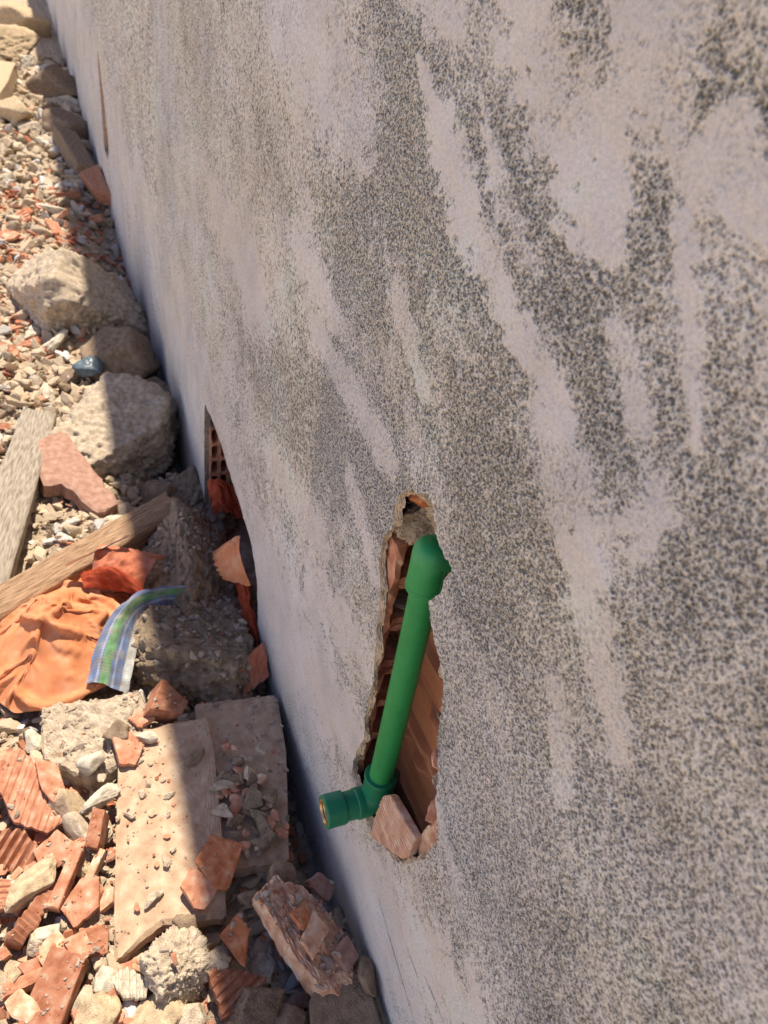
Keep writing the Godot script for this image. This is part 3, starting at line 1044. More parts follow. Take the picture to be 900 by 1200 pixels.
func plate(poly: PackedVector2Array, thick: float, o: Dictionary) -> ArrayMesh:
	# a broken flat piece with its outline in x, z; optional ridges running at an angle; top at y = 0
	var ang: float = deg_to_rad(o.get("angle", 0.0))
	var nu: int = o.get("nu", 8)
	var nv: int = o.get("nv", 6)
	var jag: float = o.get("jag", 0.003)
	var bevel: float = o.get("bevel", 0.001)
	var pitch: float = o.get("pitch", 0.0)
	var ridge: float = o.get("ridge", 0.0)
	var rough: float = o.get("rough", 0.0007)
	var bow: float = o.get("bow", 0.0)
	var sd: float = o.get("seed", 1.0)
	var p := PackedVector2Array()
	var lo := INF
	var hi := -INF
	for q in poly:
		var t := q.rotated(ang)
		p.append(t)
		lo = minf(lo, t.x)
		hi = maxf(hi, t.x)
	var g := Geo.new()
	var row := nv + 1
	var width := hi - lo
	for i in nu + 1:
		var u := lerpf(lo + width * 0.012, hi - width * 0.012, float(i) / nu)
		var v0 := INF
		var v1 := -INF
		for k in p.size():
			var a := p[k]
			var b := p[(k + 1) % p.size()]
			if (a.x <= u) != (b.x <= u):
				var y := lerpf(a.y, b.y, (u - a.x) / (b.x - a.x))
				v0 = minf(v0, y)
				v1 = maxf(v1, y)
		v0 += jag * (ns(u * 70.0, sd, 1.0) + 0.7 * ns(u * 300.0, sd, 2.0))
		v1 += jag * (ns(u * 70.0, sd, 3.0) + 0.7 * ns(u * 300.0, sd, 4.0))
		for j in nv + 1:
			var v := lerpf(v0, v1, float(j) / nv)
			var uu := u + (jag * ns(v * 90.0, sd, 7.0 + (3.0 if i else 0.0)) if i == 0 or i == nu else 0.0)
			var y := rough * (ns(uu * 60.0, v * 60.0, sd) + 0.8 * ns(uu * 220.0, v * 220.0, sd)) - bow * (uu - lo) * (hi - uu) / (width * width) * -4.0
			if pitch > 0.0:
				var ph := fposmod(u / pitch, 1.0)
				y += ridge * (smooth(0.05, 0.3, ph) - smooth(0.7, 0.95, ph) - 1.0)
			if i == 0 or i == nu or j == 0 or j == nv:
				y -= bevel
			g.add(Vector3(uu, y, v))
	var n := g.v.size()
	for k in n:
		var q := g.v[k]
		g.add(Vector3(q.x, -thick + rough * ns(q.x * 80.0, q.z * 80.0, sd + 5.0) + (bow * (q.x - lo) * (hi - q.x) / (width * width) * 4.0), q.z))
	for i in nu:
		for j in nv:
			var a := i * row + j
			g.quad(a, a + 1, a + row + 1, a + row)
			g.quad(n + a, n + a + row, n + a + row + 1, n + a + 1)
	for i in nu:
		for s in 2:
			var a := i * row + (nv if s else 0)
			var b := a + row
			if s:
				g.quad(a, n + a, n + b, b)
			else:
				g.quad(a, b, n + b, n + a)
	for j in nv:
		for s in 2:
			var a := (nu * row if s else 0) + j
			if s:
				g.quad(a, a + 1, n + a + 1, n + a)
			else:
				g.quad(a, n + a, n + a + 1, a + 1)
	var turn := Basis(Vector3.UP, ang)
	for k in g.v.size():
		g.v[k] = turn * g.v[k]
	return g.mesh(true)


func beam(length: float, w: float, h: float, sd: float, wear: float) -> ArrayMesh:
	# a length of old timber along z with worn arrises, splits and broken ends
	var g := Geo.new()
	var n := 40
	var m := maxi(10, int(length / 0.006))
	for j in m + 1:
		var t := float(j) / m
		for k in n:
			var a := TAU * (k + 0.5) / n
			var d := Vector2(cos(a), sin(a))
			var pw := pow(pow(absf(d.x), 9.0) + pow(absf(d.y), 9.0), -1.0 / 9.0)
			var p := Vector2(d.x * pw * w / 2.0, d.y * pw * h / 2.0)
			var z := (t - 0.5) * length
			var groove := ns(p.x * 160.0, p.y * 160.0 + z * 3.0, sd)
			p *= 1.0 + wear * (0.35 * ns(z * 8.0, a * 0.8, sd) + 0.5 * groove * absf(groove))
			if j == 0 or j == m:
				z += signf(t - 0.5) * wear * 0.05 * ns(p.x * 120.0, p.y * 120.0, sd + 7.0)
			g.add(Vector3(p.x, p.y, z))
	for j in m:
		for k in n:
			var a := j * n + k
			var b := j * n + (k + 1) % n
			g.quad(a, b, b + n, a + n)
	for s in 2:
		var j := m if s else 0
		var c := g.add(Vector3(0, 0, (0.5 if s else -0.5) * length - (0.004 if s else -0.004)))
		var ring := g.v.size()
		for k in n:
			g.add(g.v[j * n + k])
		for k in n:
			var a := ring + k
			var b := ring + (k + 1) % n
			if s:
				g.tri(c, a, b)
			else:
				g.tri(c, b, a)
	return g.mesh()


func poly_around(pts: Array, c: Vector2) -> PackedVector2Array:
	var out := PackedVector2Array()
	for p in pts:
		out.append(Vector2(p[0], p[1]) - c)
	return out


func lay(called: String, label: String, cat: String, pts: Array, y: float, thick: float, o: Dictionary, mat: Material, tilt := Basis()) -> MeshInstance3D:
	# a plate given by its corners on the ground (x, z), its top at height y
	var c := Vector2.ZERO
	for p in pts:
		c += Vector2(p[0], p[1]) / pts.size()
	var far := 0.0
	for p in pts:
		far = maxf(far, c.distance_to(Vector2(p[0], p[1])))
	if not o.get("loose", false):
		taken.append(Vector3(c.x, c.y, far * 0.5))
	var made := thing(called, label, cat, plate(poly_around(pts, c), thick, o), mat, Transform3D(tilt, Vector3(c.x, y, c.y)))
	if cat == "brick" and c.y > -0.7:
		strewn.append([made, 26, 0.002, 0.75])
	return made


func stone(called: String, label: String, cat: String, at: Vector3, half: Vector3, sd: int, mat: Material, turn := Basis(), planes := 11, rough := 0.35, sub := 4, freq := 2.5) -> MeshInstance3D:
	taken.append(Vector3(at.x, at.z, minf(half.x, half.z) * 0.7))
	return thing(called, label, cat, rock(half, sd, planes, rough, sub, freq), mat, Transform3D(turn, at))


func build_big_pieces() -> void:
	# --- boulders of old concrete along the shadow edge
	stone("concrete_boulder", "largest concrete lump, far one, half sunlit, beside the red chips", "rubble", Vector3(-0.170, -0.045, -2.02), Vector3(0.185, 0.150, 0.19), 11, M.mortar, rot(8, 20, -6), 10, 0.35, 5)
	stone("grey_rock", "smooth grey rounded rock between the two big concrete lumps", "rock", Vector3(-0.100, -0.060, -1.72), Vector3(0.125, 0.085, 0.105), 12, M.grey, rot(0, 30, 6), 14, 0.22, 4)
	stone("shaded_rock", "small grey rock in shade between the grey rounded rock and the wall foot", "rock", Vector3(-0.035, -0.11, -1.63), Vector3(0.07, 0.05, 0.06), 14, M.grey, rot(0, 10, 10), 10, 0.25, 4)
	stone("shaded_rock", "tiny grey stone wedged below the shaded rock at the wall foot", "rock", Vector3(-0.022, -0.13, -1.53), Vector3(0.045, 0.03, 0.04), 15, M.grey, rot(0, 60, 0), 10, 0.25, 3)
	stone("concrete_boulder", "big concrete lump with crumbling left face, nearer one, above the timber", "rubble", Vector3(-0.142, -0.082, -1.41), Vector3(0.150, 0.105, 0.17), 16, M.mortar, rot(-6, -35, -8), 10, 0.42, 5)
	stone("shaded_rock", "pale broken stone in shade between near concrete lump and timber end", "rock", Vector3(-0.085, -0.085, -1.20), Vector3(0.045, 0.03, 0.05), 17, M.grey, rot(0, 40, 0), 9, 0.3, 3)
	strewn.append([stone("dirt_heap", "low heap of grey dirt in shade at the wall foot above the timber end", "heap", Vector3(-0.045, -0.12, -1.20), Vector3(0.085, 0.06, 0.14), 18, M.earth, Basis(), 4, 0.6, 5, 3.0), 300, 0.008, 0.05])
	# far stones in the shade
	lay("shaded_block", "flat grey block standing in shade farthest along the wall foot", "rubble", [[-0.145, -3.76], [-0.055, -3.70], [-0.012, -3.34], [-0.085, -3.36]], -0.02, 0.07, {"nu": 6, "nv": 6, "jag": 0.008, "bevel": 0.006, "seed": 3.0}, M.grey, rot(6, 0, -8))
	stone("shaded_rock", "dark stone in shade behind the flat grey block", "rock", Vector3(-0.09, -0.05, -3.95), Vector3(0.11, 0.07, 0.13), 19, M.grey, Basis(), 9, 0.3, 3)
	stone("shaded_rock", "dark farthest stone in shade at the wall foot", "rock", Vector3(-0.07, -0.02, -4.7), Vector3(0.14, 0.09, 0.2), 20, M.grey, Basis(), 9, 0.3, 3)
	lay("red_slab", "dark red clay slab leaning on the wall foot in shade", "brick", [[-0.085, -3.25], [0.0, -3.3], [0.004, -2.92], [-0.05, -2.98]], -0.03, 0.05, {"nu": 8, "nv": 6, "jag": 0.01, "bevel": 0.004, "seed": 4.0}, M.clay_dark, rot(0, 0, 16))
	lay("pale_tile", "pale sunlit tile with a sharp right edge near the picture's top left", "tile", [[-0.47, -4.95], [-0.27, -4.85], [-0.335, -4.30], [-0.5, -4.4]], 0.02, 0.07, {"nu": 6, "nv": 6, "jag": 0.008, "bevel": 0.004, "seed": 5.0}, M.cream, rot(4, 0, 5))
	stone("pale_stone", "cream wedge-shaped stone just below the pale sunlit tile", "rock", Vector3(-0.285, -0.03, -4.1), Vector3(0.075, 0.055, 0.10), 21, M.cream, rot(0, 30, 0), 7, 0.2, 3)
	stone("pale_stone", "long cream stone farthest up the sunlit strip", "rock", Vector3(-0.22, 0.02, -6.6), Vector3(0.2, 0.10, 0.22), 22, M.cream, rot(0, 30, 0), 9, 0.3, 3)
	stone("pale_stone", "wide cream stone touching the shadow edge below the long one", "rock", Vector3(-0.32, 0.0, -5.6), Vector3(0.19, 0.10, 0.30), 23, M.cream, rot(0, -20, 0), 9, 0.3, 4)
	# --- pinkish render slab between board and concrete lump
	lay("pink_slab", "broken pinkish slab lying between the board and the near concrete lump", "slab", [[-0.285, -1.30], [-0.235, -1.355], [-0.155, -1.13], [-0.19, -1.10], [-0.245, -1.19], [-0.275, -1.17]], -0.012, 0.028, {"nu": 16, "nv": 10, "jag": 0.008, "bevel": 0.003, "seed": 6.0, "angle": -25.0}, M.pink, rot(4, 0, -6))
	# --- timber
	var pl := thing("wooden_board", "weathered grey board lying at the left edge, sloping up right", "board", beam(0.52, 0.062, 0.034, 3.0, 0.10), M.wood, Transform3D(Basis(Vector3.UP, deg_to_rad(-9.0)) * rot(-2, 0, -8), Vector3(-0.318, -0.012, -1.17)))
	pl.rotation.y = -0.17
	var bm := thing("timber_beam", "split brown timber running from the left edge into the shade", "beam", beam(0.44, 0.058, 0.055, 9.0, 0.22), M.wood_brown, Transform3D(Basis(), Vector3(-0.245, -0.012, -0.948)))
	var dirb := Vector3(0.268, -0.012, -0.205).normalized()
	var bxx := Vector3.UP.cross(dirb).normalized()
	bm.transform.basis = Basis(bxx, dirb.cross(bxx), dirb)
	for k in 9:
		taken.append(Vector3(-0.34 + 0.03 * k, -0.875 - 0.023 * k, 0.035))
		taken.append(Vector3(-0.36 + 0.012 * k, -0.95 - 0.055 * k, 0.035))
	# --- heap of crumbled mortar against the wall
	strewn.append([stone("mortar_heap", "big heap of crumbled grey mortar in shade against the wall, right of the sack", "heap", Vector3(-0.082, -0.045, -0.775), Vector3(0.105, 0.095, 0.125), 31, M.earth, rot(0, 15, 0), 10, 0.5, 5, 3.0), 1500, 0.0045, 0.05])
	strewn.append([stone("mortar_heap", "tall grey mortar lump between the timber end and the missing brick", "heap", Vector3(-0.066, -0.030, -0.925), Vector3(0.080, 0.088, 0.16), 32, M.earth, rot(0, -8, 0), 10, 0.5, 5, 3.0), 700, 0.004, 0.03])
	strewn.append([stone("mortar_lump", "rounded grey mortar lump in shade between sack flap and timber end", "rubble", Vector3(-0.108, -0.045, -0.925), Vector3(0.05, 0.04, 0.055), 34, M.earth, Basis(), 5, 0.5, 4, 2.6), 250, 0.006, 0.05])
	# --- slabs
	strewn.append([lay("clay_slab", "long dusty clay slab crossed by the shadow edge, broken at its near end", "slab", [[-0.208, -0.62], [-0.150, -0.622], [-0.098, -0.617], [-0.112, -0.48], [-0.128, -0.372], [-0.190, -0.385], [-0.240, -0.362]], 0.004, 0.017, {"nu": 40, "nv": 50, "jag": 0.0018, "bevel": 0.0035, "rough": 0.0007, "seed": 7.0}, M.slab, rot(2.0, 0, 1.5)), 240, 0.0012, 0.35])
	strewn.append([lay("clay_slab", "clay slab wholly in shade against the wall foot, strewn with chips", "slab", [[-0.112, -0.650], [-0.006, -0.640], [-0.016, -0.55], [-0.050, -0.415], [-0.135, -0.425]], -0.004, 0.02, {"nu": 30, "nv": 30, "jag": 0.002, "bevel": 0.0015, "seed": 8.0}, M.slab, rot(0.6, 0, -1.0)), 420, 0.0035, 0.35])
	for k in 6:
		taken.append(Vector3(-0.16 - 0.005 * k, -0.6 + 0.042 * k, 0.055))
		taken.append(Vector3(-0.07 - 0.006 * k, -0.62 + 0.038 * k, 0.05))
	strewn.append([lay("mortar_slab", "flat sandy slab of mortar directly below the orange sack", "slab", [[-0.292, -0.690], [-0.175, -0.680], [-0.168, -0.640], [-0.195, -0.585], [-0.245, -0.570], [-0.296, -0.612]], 0.004, 0.03, {"nu": 40, "nv": 30, "jag": 0.005, "bevel": 0.005, "rough": 0.003, "seed": 9.0}, M.mortar, rot(3, 0, 2)), 200, 0.0035, 0.15])
	lay("clay_wedge", "wedge of clay standing at the top corner of the long slab, in shade", "brick", [[-0.170, -0.630], [-0.148, -0.672], [-0.118, -0.640], [-0.130, -0.622]], 0.026, 0.03, {"nu": 10, "nv": 8, "jag": 0.0015, "seed": 42.0, "loose": true}, M.clay_dark, rot(14, 0, -26))
	# --- left heap of broken bricks
	strewn.append([lay("ridged_brick_piece", "large fluted terracotta shard at the left edge below the mortar slab", "brick", [[-0.345, -0.60], [-0.315, -0.618], [-0.285, -0.575], [-0.268, -0.528], [-0.292, -0.515], [-0.325, -0.535]], 0.012, 0.009, {"nu": 54, "nv": 10, "jag": 0.002, "pitch": 0.0066, "ridge": 0.0016, "angle": -22.0, "seed": 10.0}, M.clay, rot(14, 0, -6)), 40, 0.002, 0.5])
	lay("brick_shard", "smooth terracotta flake lying on the large fluted shard", "brick", [[-0.300, -0.598], [-0.276, -0.585], [-0.270, -0.552], [-0.283, -0.540], [-0.296, -0.562]], 0.021, 0.006, {"nu": 10, "nv": 8, "jag": 0.002, "seed": 11.0, "loose": true}, M.clay, rot(12, 0, -6))
	stone("cream_block", "cream angular block right of the large fluted shard", "rubble", Vector3(-0.272, 0.002, -0.545), Vector3(0.021, 0.02, 0.03), 42, M.cream, rot(10, 30, 0), 8, 0.12, 4)
	stone("white_rod", "white ribbed stub of mortar between cream block and long slab", "rubble", Vector3(-0.232, 0.006, -0.540), Vector3(0.026, 0.010, 0.011), 43, M.white, rot(0, 25, 10), 8, 0.3, 4, 5.0)
	stone("white_chip", "white angular stone on the near corner of the mortar slab", "rubble", Vector3(-0.242, 0.012, -0.583), Vector3(0.016, 0.012, 0.013), 44, M.white, rot(0, 40, 10), 8, 0.15, 3)
	stone("grey_chip", "grey pitted stone with dark underside on the mortar slab", "rubble", Vector3(-0.208, 0.014, -0.615), Vector3(0.017, 0.014, 0.016), 45, M.grey, rot(0, 10, 10), 9, 0.3, 3)
	stone("white_pebble", "smooth white pebble at the long slab's top left corner", "pebble", Vector3(-0.176, 0.014, -0.602), Vector3(0.013, 0.008, 0.009), 46, M.white, rot(0, -10, 0), 14, 0.08, 3)
	lay("brick_shard", "terracotta shard leaning on the slab's left edge under the white pebble", "brick", [[-0.215, -0.605], [-0.195, -0.612], [-0.180, -0.590], [-0.193, -0.568], [-0.212, -0.572]], 0.018, 0.007, {"nu": 10, "nv": 8, "jag": 0.002, "seed": 12.0, "loose": true}, M.clay, rot(8, 0, -10))
	lay("brick_shard", "terracotta shard lying across the mortar slab's right edge", "brick", [[-0.196, -0.640], [-0.172, -0.646], [-0.164, -0.628], [-0.184, -0.618]], 0.014, 0.006, {"nu": 9, "nv": 6, "jag": 0.002, "seed": 13.0, "loose": true}, M.clay, rot(-4, 0, 8))
	# sticks of brick web
	lay("brick_stick", "long thin terracotta strip sloping up towards the white rod", "brick", [[-0.296, -0.432], [-0.285, -0.425], [-0.253, -0.487], [-0.262, -0.494]], 0.012, 0.014, {"nu": 8, "nv": 14, "jag": 0.0008, "seed": 14.0}, M.clay, rot(6, 0, 4))
	lay("brick_stick", "shorter terracotta strip left of the long slab's middle", "brick", [[-0.268, -0.438], [-0.260, -0.433], [-0.236, -0.475], [-0.243, -0.480]], 0.006, 0.012, {"nu": 6, "nv": 12, "jag": 0.0008, "seed": 15.0}, M.clay_pale, rot(4, 0, 4))
	lay("brick_plate", "terracotta plate standing on edge against the long slab's left side", "brick", [[-0.256, -0.480], [-0.243, -0.474], [-0.232, -0.512], [-0.244, -0.520]], 0.020, 0.022, {"nu": 8, "nv": 8, "jag": 0.001, "seed": 16.0}, M.clay_dark, rot(8, 0, 10))
	stone("pale_stone", "narrow pale mortar stone behind the standing terracotta plate", "rubble", Vector3(-0.258, -0.002, -0.505), Vector3(0.012, 0.016, 0.03), 47, M.mortar, rot(0, 25, 0), 9, 0.2, 3)
	stone("pale_stone", "long sandy stone resting on laminated brick at the left", "rubble", Vector3(-0.304, 0.004, -0.462), Vector3(0.018, 0.013, 0.034), 48, M.cream, rot(0, -40, 0), 9, 0.2, 4)
	lay("laminated_brick", "laminated brick shard with stepped edges under the long sandy stone", "brick", [[-0.333, -0.412], [-0.318, -0.404], [-0.278, -0.450], [-0.290, -0.462]], 0.004, 0.022, {"nu": 24, "nv": 10, "jag": 0.003, "pitch": 0.0055, "ridge": 0.005, "angle": 42.0, "seed": 17.0}, M.clay_dark, rot(10, 0, -18))
	lay("laminated_brick", "dark deeply grooved brick piece at the left edge below the fluted shard", "brick", [[-0.345, -0.535], [-0.318, -0.530], [-0.290, -0.485], [-0.315, -0.475], [-0.345, -0.500]], -0.004, 0.022, {"nu": 30, "nv": 10, "jag": 0.003, "pitch": 0.010, "ridge": 0.007, "angle": -35.0, "seed": 18.0}, M.clay_dark, rot(10, 0, 8))
	lay("brick_shard", "broad terracotta shard between the grooved piece and the long thin strip", "brick", [[-0.306, -0.497], [-0.282, -0.512], [-0.264, -0.492], [-0.268, -0.478], [-0.300, -0.472]], 0.004, 0.008, {"nu": 12, "nv": 8, "jag": 0.002, "seed": 19.0}, M.clay, rot(18, 0, 4))
	lay("ridged_brick_piece", "small ridged terracotta shard at the left edge, level with the sandy stone", "brick", [[-0.352, -0.478], [-0.328, -0.470], [-0.326, -0.445], [-0.352, -0.440]], 0.006, 0.01, {"nu": 20, "nv": 8, "jag": 0.002, "pitch": 0.006, "ridge": 0.0016, "angle": 80.0, "seed": 20.0}, M.clay, rot(14, 0, -4))
	lay("brick_shard", "large pointed terracotta shard beside the near part of the long slab", "brick", [[-0.283, -0.428], [-0.262, -0.452], [-0.244, -0.448], [-0.247, -0.420], [-0.272, -0.405]], 0.004, 0.008, {"nu": 12, "nv": 8, "jag": 0.002, "seed": 21.0}, M.clay, rot(10, 0, 2))
	stone("white_chip", "white flat chip below the laminated brick", "rubble", Vector3(-0.296, -0.004, -0.407), Vector3(0.017, 0.008, 0.011), 49, M.white, rot(0, 0, 6), 8, 0.15, 3)
	strewn.append([lay("brick_slab", "thick dark red brick slab in the bottom left corner", "brick", [[-0.327, -0.325], [-0.290, -0.315], [-0.262, -0.368], [-0.292, -0.388]], 0.012, 0.018, {"nu": 26, "nv": 26, "jag": 0.001, "rough": 0.0007, "bevel": 0.0015, "seed": 22.0}, M.clay_dark, rot(8, 0, 6)), 40, 0.0015, 0.3])
	lay("brick_shard", "squarish terracotta chip above the thick brick slab", "brick", [[-0.282, -0.392], [-0.262, -0.396], [-0.255, -0.374], [-0.274, -0.370]], 0.010, 0.006, {"nu": 8, "nv": 8, "jag": 0.001, "seed": 23.0}, M.clay, rot(6, 0, 2))
	lay("brick_shard", "brownish terracotta piece with a dark end, right of the squarish chip", "brick", [[-0.268, -0.402], [-0.240, -0.398], [-0.242, -0.372], [-0.262, -0.374]], 0.002, 0.01, {"nu": 9, "nv": 8, "jag": 0.0015, "seed": 24.0}, M.clay_dark, rot(3, 0, -4))
	lay("brick_shard", "pink terracotta piece left of the squarish chip", "brick", [[-0.310, -0.392], [-0.287, -0.408], [-0.276, -0.388], [-0.296, -0.368]], 0.004, 0.01, {"nu": 9, "nv": 8, "jag": 0.0015, "seed": 25.0}, M.clay_pale, rot(6, 0, 8))
	lay("brick_stick", "terracotta strip lying level at the left edge above the thick slab", "brick", [[-0.336, -0.358], [-0.300, -0.366], [-0.298, -0.376], [-0.336, -0.370]], 0.006, 0.02, {"nu": 12, "nv": 5, "jag": 0.001, "seed": 26.0}, M.clay, rot(3, 0, -2))
	lay("brick_shard", "heart-shaped pale terracotta flake at the left edge above the corner slab", "brick", [[-0.334, -0.352], [-0.320, -0.360], [-0.310, -0.348], [-0.303, -0.336], [-0.316, -0.330], [-0.330, -0.340]], 0.010, 0.005, {"nu": 12, "nv": 8, "jag": 0.002, "seed": 27.0, "loose": true}, M.clay_pale, rot(10, 0, 8))
	lay("ridged_mortar_chip", "white ridged chip of mortar below the long slab's broken end", "rubble", [[-0.244, -0.346], [-0.228, -0.352], [-0.209, -0.334], [-0.214, -0.322], [-0.234, -0.326]], 0.004, 0.014, {"nu": 44, "nv": 8, "jag": 0.002, "pitch": 0.0062, "ridge": 0.0022, "angle": -6.0, "seed": 28.0}, M.white, rot(10, 0, -6))
	strewn.append([stone("rough_mortar_lump", "knobbly mortar lump with an orange flake at the long slab's near corner", "rubble", Vector3(-0.186, 0.0, -0.342), Vector3(0.031, 0.032, 0.036), 51, M.mortar, rot(0, 20, 0), 8, 0.45, 5, 4.0), 60, 0.003, 0.1])
	lay("brick_flake", "tiny bright terracotta flake stuck on the knobbly mortar lump", "brick", [[-0.189, -0.337], [-0.184, -0.338], [-0.183, -0.328], [-0.187, -0.326]], 0.037, 0.003, {"nu": 5, "nv": 4, "jag": 0.0008, "seed": 29.0, "loose": true}, M.clay, rot(30, 0, 0))
	stone("pale_stone", "cream stone at the bottom edge right of the ridged chip", "rubble", Vector3(-0.212, -0.012, -0.300), Vector3(0.030, 0.018, 0.024), 52, M.cream, rot(0, 20, 0), 8, 0.2, 4)
	stone("pale_stone", "two-part pale stone under the knobbly mortar lump", "rubble", Vector3(-0.180, -0.010, -0.297), Vector3(0.017, 0.014, 0.016), 53, M.mortar, rot(0, 50, 0), 8, 0.25, 3)
	stone("pale_stone", "cream block at the bottom edge beside the corner slab", "rubble", Vector3(-0.258, -0.006, -0.322), Vector3(0.019, 0.017, 0.022), 54, M.cream, rot(0, 10, 0), 8, 0.25, 4)
	stone("pale_stone", "white rough stone between cream block and squarish chip", "rubble", Vector3(-0.248, -0.004, -0.350), Vector3(0.013, 0.012, 0.014), 55, M.white, rot(0, 10, 0), 8, 0.3, 3)
	lay("brick_shard", "pinkish flat shard in the gap under the long slab's broken end", "brick", [[-0.232, -0.358], [-0.212, -0.366], [-0.198, -0.356], [-0.212, -0.346]], -0.006, 0.006, {"nu": 9, "nv": 6, "jag": 0.0015, "seed": 30.0}, M.clay_pale, rot(6, 0, 4))
	# --- shade side, below the slabs
	lay("brick_shard", "big triangular dark red shard in shade on the two slabs", "brick", [[-0.150, -0.430], [-0.128, -0.452], [-0.098, -0.432], [-0.122, -0.392], [-0.138, -0.398]], 0.020, 0.008, {"nu": 12, "nv": 10, "jag": 0.0012, "seed": 31.0}, M.clay_wet, rot(12, 0, 3))
	lay("brick_shard", "terracotta shard on the slab crossed by the shadow edge", "brick", [[-0.168, -0.408], [-0.154, -0.426], [-0.130, -0.398], [-0.148, -0.380], [-0.158, -0.384]], 0.016, 0.007, {"nu": 12, "nv": 8, "jag": 0.0012, "seed": 32.0}, M.clay, rot(10, 0, -6))
	strewn.append([lay("broken_brick_chunk", "large broken brick face in shade below the pipe, crusted with mortar", "brick", [[-0.098, -0.372], [-0.075, -0.386], [-0.048, -0.372], [-0.018, -0.318], [-0.022, -0.268], [-0.055, -0.265], [-0.082, -0.318]], 0.020, 0.022, {"nu": 40, "nv": 40, "jag": 0.006, "bevel": 0.006, "rough": 0.0045, "seed": 33.0}, M.clay_pale, rot(6, 0, -14)), 200, 0.004, 0.4])
	lay("brick_flake", "small bright red flake in the middle of the broken brick face", "brick", [[-0.072, -0.342], [-0.054, -0.346], [-0.052, -0.328], [-0.064, -0.322]], 0.034, 0.005, {"nu": 6, "nv": 5, "jag": 0.001, "seed": 34.0, "loose": true}, M.clay_wet, rot(10, 0, -10))
	lay("brick_flake", "long pale flake lower on the broken brick face", "brick", [[-0.068, -0.315], [-0.048, -0.338], [-0.036, -0.318], [-0.060, -0.296]], 0.030, 0.006, {"nu": 8, "nv": 6, "jag": 0.0012, "seed": 35.0, "loose": true}, M.clay_pale, rot(12, 0, -12))
	lay("brick_flake", "rounded pink flake at the wall side of the broken brick face", "brick", [[-0.040, -0.300], [-0.018, -0.312], [-0.012, -0.290], [-0.030, -0.278]], 0.016, 0.006, {"nu": 8, "nv": 6, "jag": 0.0012, "seed": 36.0, "loose": true}, M.pink, rot(12, 0, -16))
	lay("flagstone", "smooth round-edged grey slab at the bottom edge beside the wall", "slab", [[-0.076, -0.245], [-0.070, -0.272], [-0.050, -0.288], [-0.026, -0.286], [-0.010, -0.268], [-0.010, -0.215], [-0.060, -0.205]], 0.006, 0.016, {"nu": 30, "nv": 20, "jag": 0.0015, "bevel": 0.003, "rough": 0.0005, "seed": 37.0}, M.grey, rot(4, 0, 2))
	stone("grey_rock", "oblong grey stone against the wall beside the round-edged slab", "rock", Vector3(-0.012, 0.010, -0.272), Vector3(0.010, 0.014, 0.020), 61, M.grey, rot(0, -10, 0), 9, 0.2, 3)
	stone("concrete_chunk", "grey porous concrete chunk at the bottom edge, left of the round-edged slab", "rubble", Vector3(-0.118, -0.008, -0.276), Vector3(0.030, 0.024, 0.032), 62, M.grey, rot(4, 10, 6), 8, 0.3, 5, 5.0)
	stone("concrete_chunk", "smaller grey chunk between porous concrete chunk and round-edged slab", "rubble", Vector3(-0.094, -0.012, -0.255), Vector3(0.020, 0.018, 0.026), 63, M.grey, rot(0, 40, 0), 8, 0.35, 4, 4.0)
	lay("brick_shard", "narrow dark red shard standing in shade above the porous concrete chunk", "brick", [[-0.140, -0.352], [-0.118, -0.368], [-0.110, -0.350], [-0.122, -0.316]], 0.008, 0.009, {"nu": 8, "nv": 8, "jag": 0.001, "seed": 38.0}, M.clay_wet, rot(16, 0, 8))
	lay("ridged_brick_piece", "ridged brick corner in shade touching the porous concrete chunk", "brick", [[-0.156, -0.330], [-0.120, -0.318], [-0.100, -0.305], [-0.128, -0.285], [-0.150, -0.285]], -0.004, 0.012, {"nu": 30, "nv": 10, "jag": 0.002, "pitch": 0.008, "ridge": 0.003, "angle": -60.0, "seed": 39.0}, M.clay_dark, rot(8, 0, -8))
	stone("white_pebble", "pale grey pebble in shade on the shaded slab below the triangular shard", "pebble", Vector3(-0.104, 0.006, -0.382), Vector3(0.013, 0.009, 0.010), 64, M.grey, Basis(), 12, 0.12, 3)
	stone("grey_chip", "grey stone at the slab's near corner touching the knobbly lump", "rubble", Vector3(-0.170, 0.008, -0.372), Vector3(0.013, 0.010, 0.012), 65, M.grey, Basis(), 8, 0.2, 3)
	stone("mortar_lump", "sandy lump in shade right of the knobbly mortar lump", "rubble", Vector3(-0.150, -0.008, -0.335), Vector3(0.018, 0.016, 0.018), 66, M.mortar, Basis(), 7, 0.4, 4, 3.0)
	lay("brick_shard", "grey-brown shard against the wall above the broken brick face", "brick", [[-0.040, -0.385], [-0.022, -0.392], [-0.008, -0.372], [-0.022, -0.358]], -0.004, 0.008, {"nu": 8, "nv": 6, "jag": 0.0015, "seed": 40.0}, M.pink, rot(8, 0, -8))
	stone("concrete_chunk", "small bluish grey chunk at the top corner of the broken brick face", "rubble", Vector3(-0.068, 0.012, -0.392), Vector3(0.016, 0.012, 0.013), 67, M.grey, Basis(), 8, 0.3, 3)
	# --- the loose shard leaning under the outlet
	var shard_poly := PackedVector2Array([Vector2(0.014, -0.030), Vector2(0.026, -0.022), Vector2(0.036, 0.026), Vector2(0.012, 0.029), Vector2(0.002, 0.024), Vector2(-0.036, -0.022), Vector2(-0.018, -0.028)])
	thing("leaning_shard", "fluted terracotta shard leaning out of the hole under the pipe outlet", "brick", plate(shard_poly, 0.008, {"nu": 60, "nv": 10, "jag": 0.0016, "pitch": 0.0038, "ridge": 0.0014, "rough": 0.0003, "seed": 41.0}), M.clay_pale, Transform3D(Basis(Vector3(0, 1, 0), Vector3(-1, 0, 0), Vector3(0, 0, 1)) * rot(0, 0, -10), Vector3(-0.003, 0.200, -0.308)))
